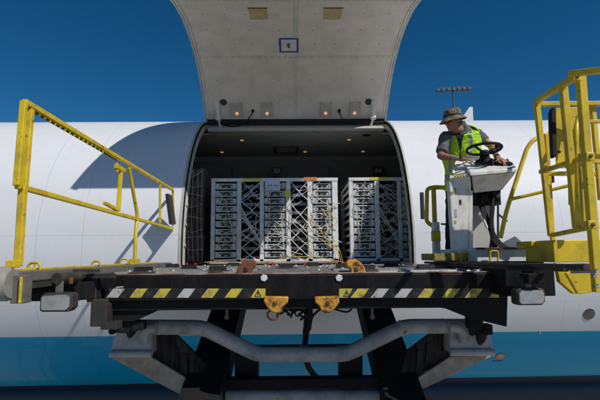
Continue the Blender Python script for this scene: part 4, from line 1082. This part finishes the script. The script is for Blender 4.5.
# curved handrail behind the console
b = MB(); b.tube(bendpts([P(500.5, 238, 4.7), P(506, 212, 4.7), P(527, 148, 4.75), P(533, 140, 4.75), P(549, 134, 4.8)], .16), .022, 12); b.build('hand_rail', 'yellow', ldr, smooth=60)
b = MB(); b.tube([P(510, 199.5, 4.7), P(578, 183.5, 4.5)], .018, 10); b.build('hand_rail', 'yellow', ldr, smooth=60)
# yellow tub under the cage
g = [(531, 241.5), (590, 240), (600, 243), (612, 300), (574, 294), (557, 278), (553, 266), (553, 247), (531, 247)]
pbox('cage_floor', 'yellow', 553, 612, 240, 262, 4.0, .5)
pbox('floor_edge', 'yellow', 531, 553.5, 241, 246.5, 4.3, .3)
b = MB(); b.prism([P(x, y, 3.75) for x, y in ((556, 263), (597, 264), (598, 292), (574, 294), (560, 282))], (0, .05, 0)); b.build('tub_side', 'yellow', ldr, bevel=.005)
b = MB(); b.prism([P(x, y, 3.5) for x, y in ((566, 273), (598, 268), (598, 290), (584, 294), (578, 294))], (0, .03, 0)); b.build('gusset', 'yellow', ldr, bevel=.005)
b = MB(); b.bar(P(580, 267, 3.1), P(588, 267, 2.95), .045, .045); b.build('rail_clamp', 'rust', ldr, bevel=.006)
b = MB(); b.bar(P(572, 272, 3.3), P(598, 271.5, 3.1), .03, .02); b.build('hinge_rod', 'pipe', ldr)
for x, y in ((594, 276), (596, 271), (596, 286)):
    b = MB(); b.lathe(P(x, y, 3.15), [(.016, 0), (.016, .015), (.0001, .018)], 6, (0, -1, 0)); b.build('bolt', 'chrome', ldr)

# ------------------------------------------------------------------ the operator
per = empty('person', tuple(P(459, 262, 5.45)))
tag(per, 'worker in lime vest, grey shirt and camouflage bucket hat standing at the steering console', 'person')
fw = Vector((-.42, -.90, 0)).normalized(); lt = Vector((-fw.y, fw.x, 0)).normalized()      # lt = his left = towards the right of the picture
if lt.x < 0: lt = -lt
hip = P(461.5, 192, 5.50); wst = P(461.5, 176, 5.47); chs = P(461.5, 153, 5.42); shl = P(461, 135, 5.37); nck = P(459.5, 126, 5.32)
tors = curve_pts([hip, wst, chs, shl, nck], 8)
def lerp_r(rs, k=8):
    out = []
    for i in range(len(rs)-1):
        for j in range(k):
            t = j/k; t = t*t*(3-2*t); out.append((rs[i][0]+(rs[i+1][0]-rs[i][0])*t, rs[i][1]+(rs[i+1][1]-rs[i][1])*t))
    return out+[rs[-1]]
trr = lerp_r([(.165, .115), (.155, .112), (.185, .125), (.165, .10), (.07, .065)])
hd = P(452.8, 121.5, 5.20)                 # head centre
hf = Vector((-.86, -.45, -.22)).normalized(); hl = hf.cross(Vector((0, 0, 1))).normalized(); hu = hl.cross(hf).normalized()
def hp(f, l, u): return hd+hf*f+hl*l+hu*u
shR, elR, wrR = shl-lt*.165+Vector((0, -.0, .0)), P(440.5, 156, 5.22), P(457, 158.5, 5.08)
shL, elL, wrL = shl+lt*.165+Vector((0, 0, .01)), P(491.5, 146, 5.32), P(497.5, 158, 5.10)
shR = P(445.5, 136, 5.30); shL = P(476, 134, 5.40)
b = MB()
b.tube(tors, [(x*.93, y*.93) for x, y in trr], 24, side=tuple(lt), round_=True)
b.tube(curve_pts([nck-Vector((0, 0, .03)), hp(-.02, 0, -.08)], 4), .058, 16, round_=True)
# head
b.ell(hd+hu*.025-hf*.012, (.074, .095, .095), hf, hu, 24); b.ell(hp(.025, 0, -.045), (.056, .066, .068), hf, hu, 20)
b.ell(hp(.072, 0, -.088), (.026, .022, .020), hf, hu, 14)
b.tube([hp(.085, 0, .025), hp(.103, 0, -.005), hp(.112, 0, -.022)], [.010, .014, .017], 10, round_=True)
b.ell(hp(.088, 0, -.055), (.026, .014, .007), hf, hu, 12); b.ell(hp(.085, 0, -.066), (.023, .014, .008), hf, hu, 12)
b.ell(hp(.075, .03, -.012), (.02, .02, .016), hf, hu, 12); b.ell(hp(.075, -.03, -.012), (.02, .02, .016), hf, hu, 12)
b.ell(hp(.078, 0, .035), (.05, .016, .012), hf, hu, 12)
for s in (-1, 1): b.ell(hp(-.012, s*.078, -.005), (.012, .022, .033), hf, hu, 12)
def arm(sh, el, wr):
    b.tube(curve_pts([sh, sh.lerp(el, .5), el], 5), [.052-.0012*i for i in range(11)], 16, round_=True)
    b.tube(curve_pts([el, el.lerp(wr, .35), wr], 5), [.040, .043, .045, .044, .042, .039, .036, .033, .031, .029, .027], 16, round_=True)
arm(shR, elR, wrR); arm(shL, elL, wrL)
def hand(wr, d, nrm, curl, thumb):
    """d: direction of the hand, nrm: back of the hand, thumb: side sign"""
    d = d.normalized(); sd = d.cross(nrm).normalized(); nrm = sd.cross(d).normalized()
    pc = wr+d*.05
    b.tube([wr-d*.01, wr+d*.03, wr+d*.065, wr+d*.095], [(.026, .020), (.036, .018), (.042, .017), (.040, .013)], 16, side=tuple(sd), round_=True)
    for i, (o, L) in enumerate(((-.031, .072), (-.0105, .082), (.0105, .077), (.031, .060))):
        if thumb < 0: o = -o
        p = wr+d*.092+sd*o; a = 0; q = [p]
        for sgm, cc in ((.42, curl*.5), (.32, curl*1.1), (.26, curl*1.5)):
            v = (d*cos(R_(cc))-nrm*sin(R_(cc))); p = p+v*L*sgm+sd*(o*.04); q.append(p)
        b.tube(q, [.0095, .009, .0082, .0072], 10, round_=True)
    s_ = -1 if thumb > 0 else 1
    p = wr+d*.03+sd*s_*.032; q = [p, p+d*.028+sd*s_*.022-nrm*.01, p+d*.056+sd*s_*.026-nrm*.02, p+d*.078+sd*s_*.020-nrm*.028]
    b.tube(q, [.014, .0125, .0105, .009], 10, round_=True)
hand(wrR, Vector((.85, -.25, -.10)), Vector((0, -.25, 1)), 22, 1)
hand(wrL, Vector((.25, -.55, -.30)), Vector((.15, -.5, .85)), 48, -1)
# legs inside the trousers are part of the same body
hz = hip.z; foot = P(459, 262, 5.45).z
legs = []
for s in (-1, 1):
    h0 = hip+lt*s*.085-Vector((0, 0, .02)); a0 = Vector((h0.x+lt.x*s*.05, h0.y+.05, foot+.09)); k0 = (h0+a0)/2+fw*.05
    legs.append((h0, k0, a0))
    b.tube(curve_pts([h0, k0, a0], 5), [.078, .073, .067, .061, .056, .052, .052, .053, .048, .042, .037], 16, round_=True)
    b.tube([a0-fw*.04-Vector((0, 0, .05)), a0+fw*.06-Vector((0, 0, .055)), a0+fw*.15-Vector((0, 0, .06))], [.035, .038, .028], 12, round_=True)
body = b.build('body', 'skin', per, remesh=.0052, sm=2)
# clothes
b = MB()
b.tube(tors, trr, 28, side=tuple(lt), round_=True)
for sh, el, t in ((shR, elR, .80), (shL, elL, .62)):
    e = sh.lerp(el, t)
    b.tube(curve_pts([sh.lerp(shl, .12), sh, sh.lerp(el, t*.5), e], 4), [.054, .056, .058, .060, .062, .066, .065, .064, .064, .064, .064, .065, .066], 18, round_=False)
b.tube([nck-Vector((0, 0, .02)), nck+Vector((-.01, -.01, .02)), nck+Vector((-.015, -.015, .045))], [(.085, .075), (.074, .068), (.070, .064)], 20, side=tuple(lt))
b.build('shirt', 'shirt', per, remesh=.007, sm=3)
b = MB()
for h0, k0, a0 in legs: b.tube(curve_pts([h0+Vector((0, 0, .03)), k0, a0], 5), [.105, .098, .092, .086, .082, .080, .078, .076, .075, .074, .074], 18, round_=True)
b.tube([hip-Vector((0, 0, .05)), hip+Vector((0, 0, .04)), wst-Vector((0, 0, .06))], [(.165, .12), (.172, .125), (.162, .12)], 22, side=tuple(lt), round_=True)
b.build('trousers', 'navy', per, remesh=.008, sm=4)
for h0, k0, a0 in legs:
    b = MB(); b.tube([a0-fw*.05-Vector((0, 0, .045)), a0+fw*.06-Vector((0, 0, .05)), a0+fw*.17-Vector((0, 0, .055))], [(.048, .045), (.05, .045), (.042, .032)], 16, round_=True); b.tube([a0-Vector((0, 0, .05)), a0+Vector((0, 0, .08))], .052, 14); b.build('boot', 'rubber', per, remesh=.008, sm=3)
# vest: open shell with V neck, armholes and reflective bands
bm = bmesh.new(); nseg = 260
vp = curve_pts([hip+Vector((0, 0, .02)), wst, chs, shl, nck.lerp(shl, .5)], 44)
vr = lerp_r([(.200, .150), (.186, .142), (.222, .170), (.218, .160), (.125, .088)], 44)
rings = []; NP = len(vp); rnd = random.Random(6)
for i, p in enumerate(vp):
    d = (vp[min(i+1, NP-1)]-vp[max(i-1, 0)]).normalized(); x = (lt-d*lt.dot(d)).normalized(); y = d.cross(x)
    if y.dot(fw) < 0: y = -y
    wr_ = lambda a: 1+.022*sin(5*a+i*.045)+.016*sin(9*a-i*.11)+.01*sin(i*.18)
    rings.append([(p+(x*vr[i][0]*cos(2*pi*k/nseg)+y*vr[i][1]*sin(2*pi*k/nseg))*wr_(2*pi*k/nseg), cos(2*pi*k/nseg), sin(2*pi*k/nseg), i/(NP-1)) for k in range(nseg)])
vv = [[bm.verts.new(q[0]) for q in r] for r in rings]
for i in range(NP-1):
    for k in range(nseg):
        _, cx, sy, t = rings[i][k]; cx = (cx+rings[i][(k+1)%nseg][1])/2
        lat = cx*vr[i][0]
        front = sy > 0
        vneck = front and t > .50 and abs(lat) < (t-.50)*.16          # V neck
        if front and t > .80 and abs(lat) < (t-.80)*.5: continue
        if front and t <= .55 and abs(lat) < .004: continue                      # front opening
        if not front and t > .93 and abs(lat) < .07: continue
        if t > .72 and abs(cx) > .93: continue                                   # armholes
        f = bm.faces.new([vv[i][k], vv[i][(k+1)%nseg], vv[i+1][(k+1)%nseg], vv[i+1][k]])
        m_ = 0
        if .098 < abs(lat) < .132 and t > .30: m_ = 1
        if .20 < t < .27 or .30 < t < .345 and abs(lat) < .16: m_ = 1 if .20 < t < .27 else m_
        if .40 < t < .455 and cx > -.2: m_ = 1
        if vneck: m_ = 2
        f.material_index = m_; f.smooth = True
me = bpy.data.meshes.new('safety_vest'); bm.to_mesh(me); bm.free(); me.materials.append(M['lime']); me.materials.append(M['reflect']); me.materials.append(M['navy'])
vest = bpy.data.objects.new('safety_vest', me); col.objects.link(vest); vest.parent = per; vest.location = -per.location
q = vest.modifiers.new('t', 'SOLIDIFY'); q.thickness = .006; q.offset = 0
# navy undershirt front in the V
fold = bpy.data.textures.new('folds', 'CLOUDS'); fold.noise_scale = .09; fold.noise_depth = 2
for o_ in per.children:
    if o_.name.split('.')[0] in ('shirt', 'trousers', 'safety_vest'):
        q = o_.modifiers.new('folds', 'DISPLACE'); q.texture = fold; q.strength = .030; q.mid_level = .5; q.texture_coords = 'GLOBAL'
# hat
hc = hp(-.012, 0, .052); hx = (hu*.96-hf*.12).normalized()
b = MB(); prof = [(.0001, .098), (.05, .097), (.082, .090), (.094, .075), (.099, .045), (.103, .005), (.108, -.003), (.130, -.020), (.152, -.040), (.158, -.046), (.155, -.049), (.128, -.028), (.103, -.012), (.098, -.01)]
b.lathe(hc, prof, 40, hx, x=tuple(hf)); hat = b.build('bucket_hat', 'camo', per, smooth=70)
b = MB(); b.lathe(hc, [(.1045, .004), (.1055, .014), (.1035, .022)], 40, hx); b.build('hat_band', 'hair', per, smooth=60)
b = MB(); b.ell(hp(-.03, 0, .01), (.081, .088, .07), hf, hu, 22); b.build('hair', 'hair', per, remesh=.008, sm=1)
b = MB()
for s in (-1, 1):
    b.ell(hp(.088, s*.033, .008), (.028, .012, .017), hf, hu, 16); b.bar(hp(.085, s*.058, .012), hp(-.01, s*.082, .010), .006, .01)
b.bar(hp(.099, -.012, .012), hp(.099, .012, .012), .006, .006); b.build('sunglasses', 'glasses', per, smooth=50)
dR = (wrR-elR).normalized(); b = MB(); b.tube([wrR-dR*.045, wrR-dR*.02], .034, 16); b.build('watch', 'reflect', per)
dL = (wrL-elL).normalized(); b = MB(); b.tube([wrL-dL*.035, wrL-dL*.015], .034, 16); b.build('watch', 'glasses', per)
b = MB(); q = shl-lt*.09+fw*.135+Vector((0, 0, -.06)); b.box(q, (.05, .01, .07)); b.build('badge', 'tape_y', per, bevel=.003)

# ------------------------------------------------------------------ far things
ms = empty('floodlight_mast', tuple(Vector((P(453.5, 100, 60).x, 60, 0)))); tag(ms, 'tall apron floodlight mast with a long lamp bar, seen above the fuselage', 'light mast')
x = ms.location.x; top = P(454, 90, 60).z
b = MB(); b.tube([(x, 60, 0), (x, 60, top*.5), (x, 60, top+.5)], [.35, .22, .10], 12); b.build('pole', 'mast', ms, smooth=50)
b = MB(); b.bar((x-2.3, 60, top-.2), (x+2.4, 60, top+.0), .18, .14); b.bar((x-2.0, 60, top+.35), (x+2.2, 60, top+.5), .06, .06); b.build('lamp_bar', 'mast', ms)
for k in range(7):
    b = MB(); xx = x-2.1+k*.70; b.box((xx, 59.75, top-.1+k*.03), (.42, .35, .34)); b.build('floodlight', 'mast', ms, bevel=.04)
av = empty('parked_airplane', (P(468, 112, 42).x-14, 42, 0)); tag(av, 'white tail fin tip of a parked airplane showing over the fuselage behind the hat', 'airplane')
fx = P(472, 107, 42).x; ft = P(471, 107, 42).z
b = MB(); b.prism([(fx-.25, 41.95, ft), (fx+.06, 41.95, ft), (fx+.05, 41.95, ft-1.0), (fx+.4, 41.95, ft-9.0), (fx-8.5, 41.95, ft-9.0), (fx-.95, 41.95, ft-.95)], (0, .12, 0)); b.build('tail_fin', 'plane2', av, bevel=.04)
b = MB(); zc = ft-11.0; b.tube([(fx-34, 42, zc-.8), (fx-32, 42, zc-.4), (fx-28, 42, zc), (fx-12, 42, zc), (fx-6, 42, zc+.6), (fx+3, 42, zc+1.6)], [.3, 1.3, 2.1, 2.1, 1.7, .3], 32); b.build('fuselage', 'plane2', av, smooth=50)
b = MB(); b.prism([(fx-3, 42, zc+1.2), (fx+.5, 36, zc+1.4), (fx+1.6, 36, zc+1.4), (fx+1.5, 42, zc+1.2), (fx+1.6, 48, zc+1.4), (fx+.5, 48, zc+1.4)], (0, 0, .12)); b.build('tailplane', 'plane2', av)
b = MB(); b.tube([(fx-30, 42, zc-1.5), (fx-30, 42, .4)], .12, 10); b.tube([(fx-15, 40, zc-1.5), (fx-15, 40, .4)], .15, 10); b.tube([(fx-15, 44, zc-1.5), (fx-15, 44, .4)], .15, 10)
for X, Y in ((fx-30, 42), (fx-15, 40), (fx-15, 44)): b.lathe((X, Y, .5), [(.1, -.2), (.5, -.18), (.5, .18), (.1, .2)], 20, (0, 1, 0))
b.build('landing_gear', 'dgrey', av)
# ------------------------------------------------------------------ render
scn.render.engine = 'CYCLES'
scn.render.resolution_x, scn.render.resolution_y = 1024, 683
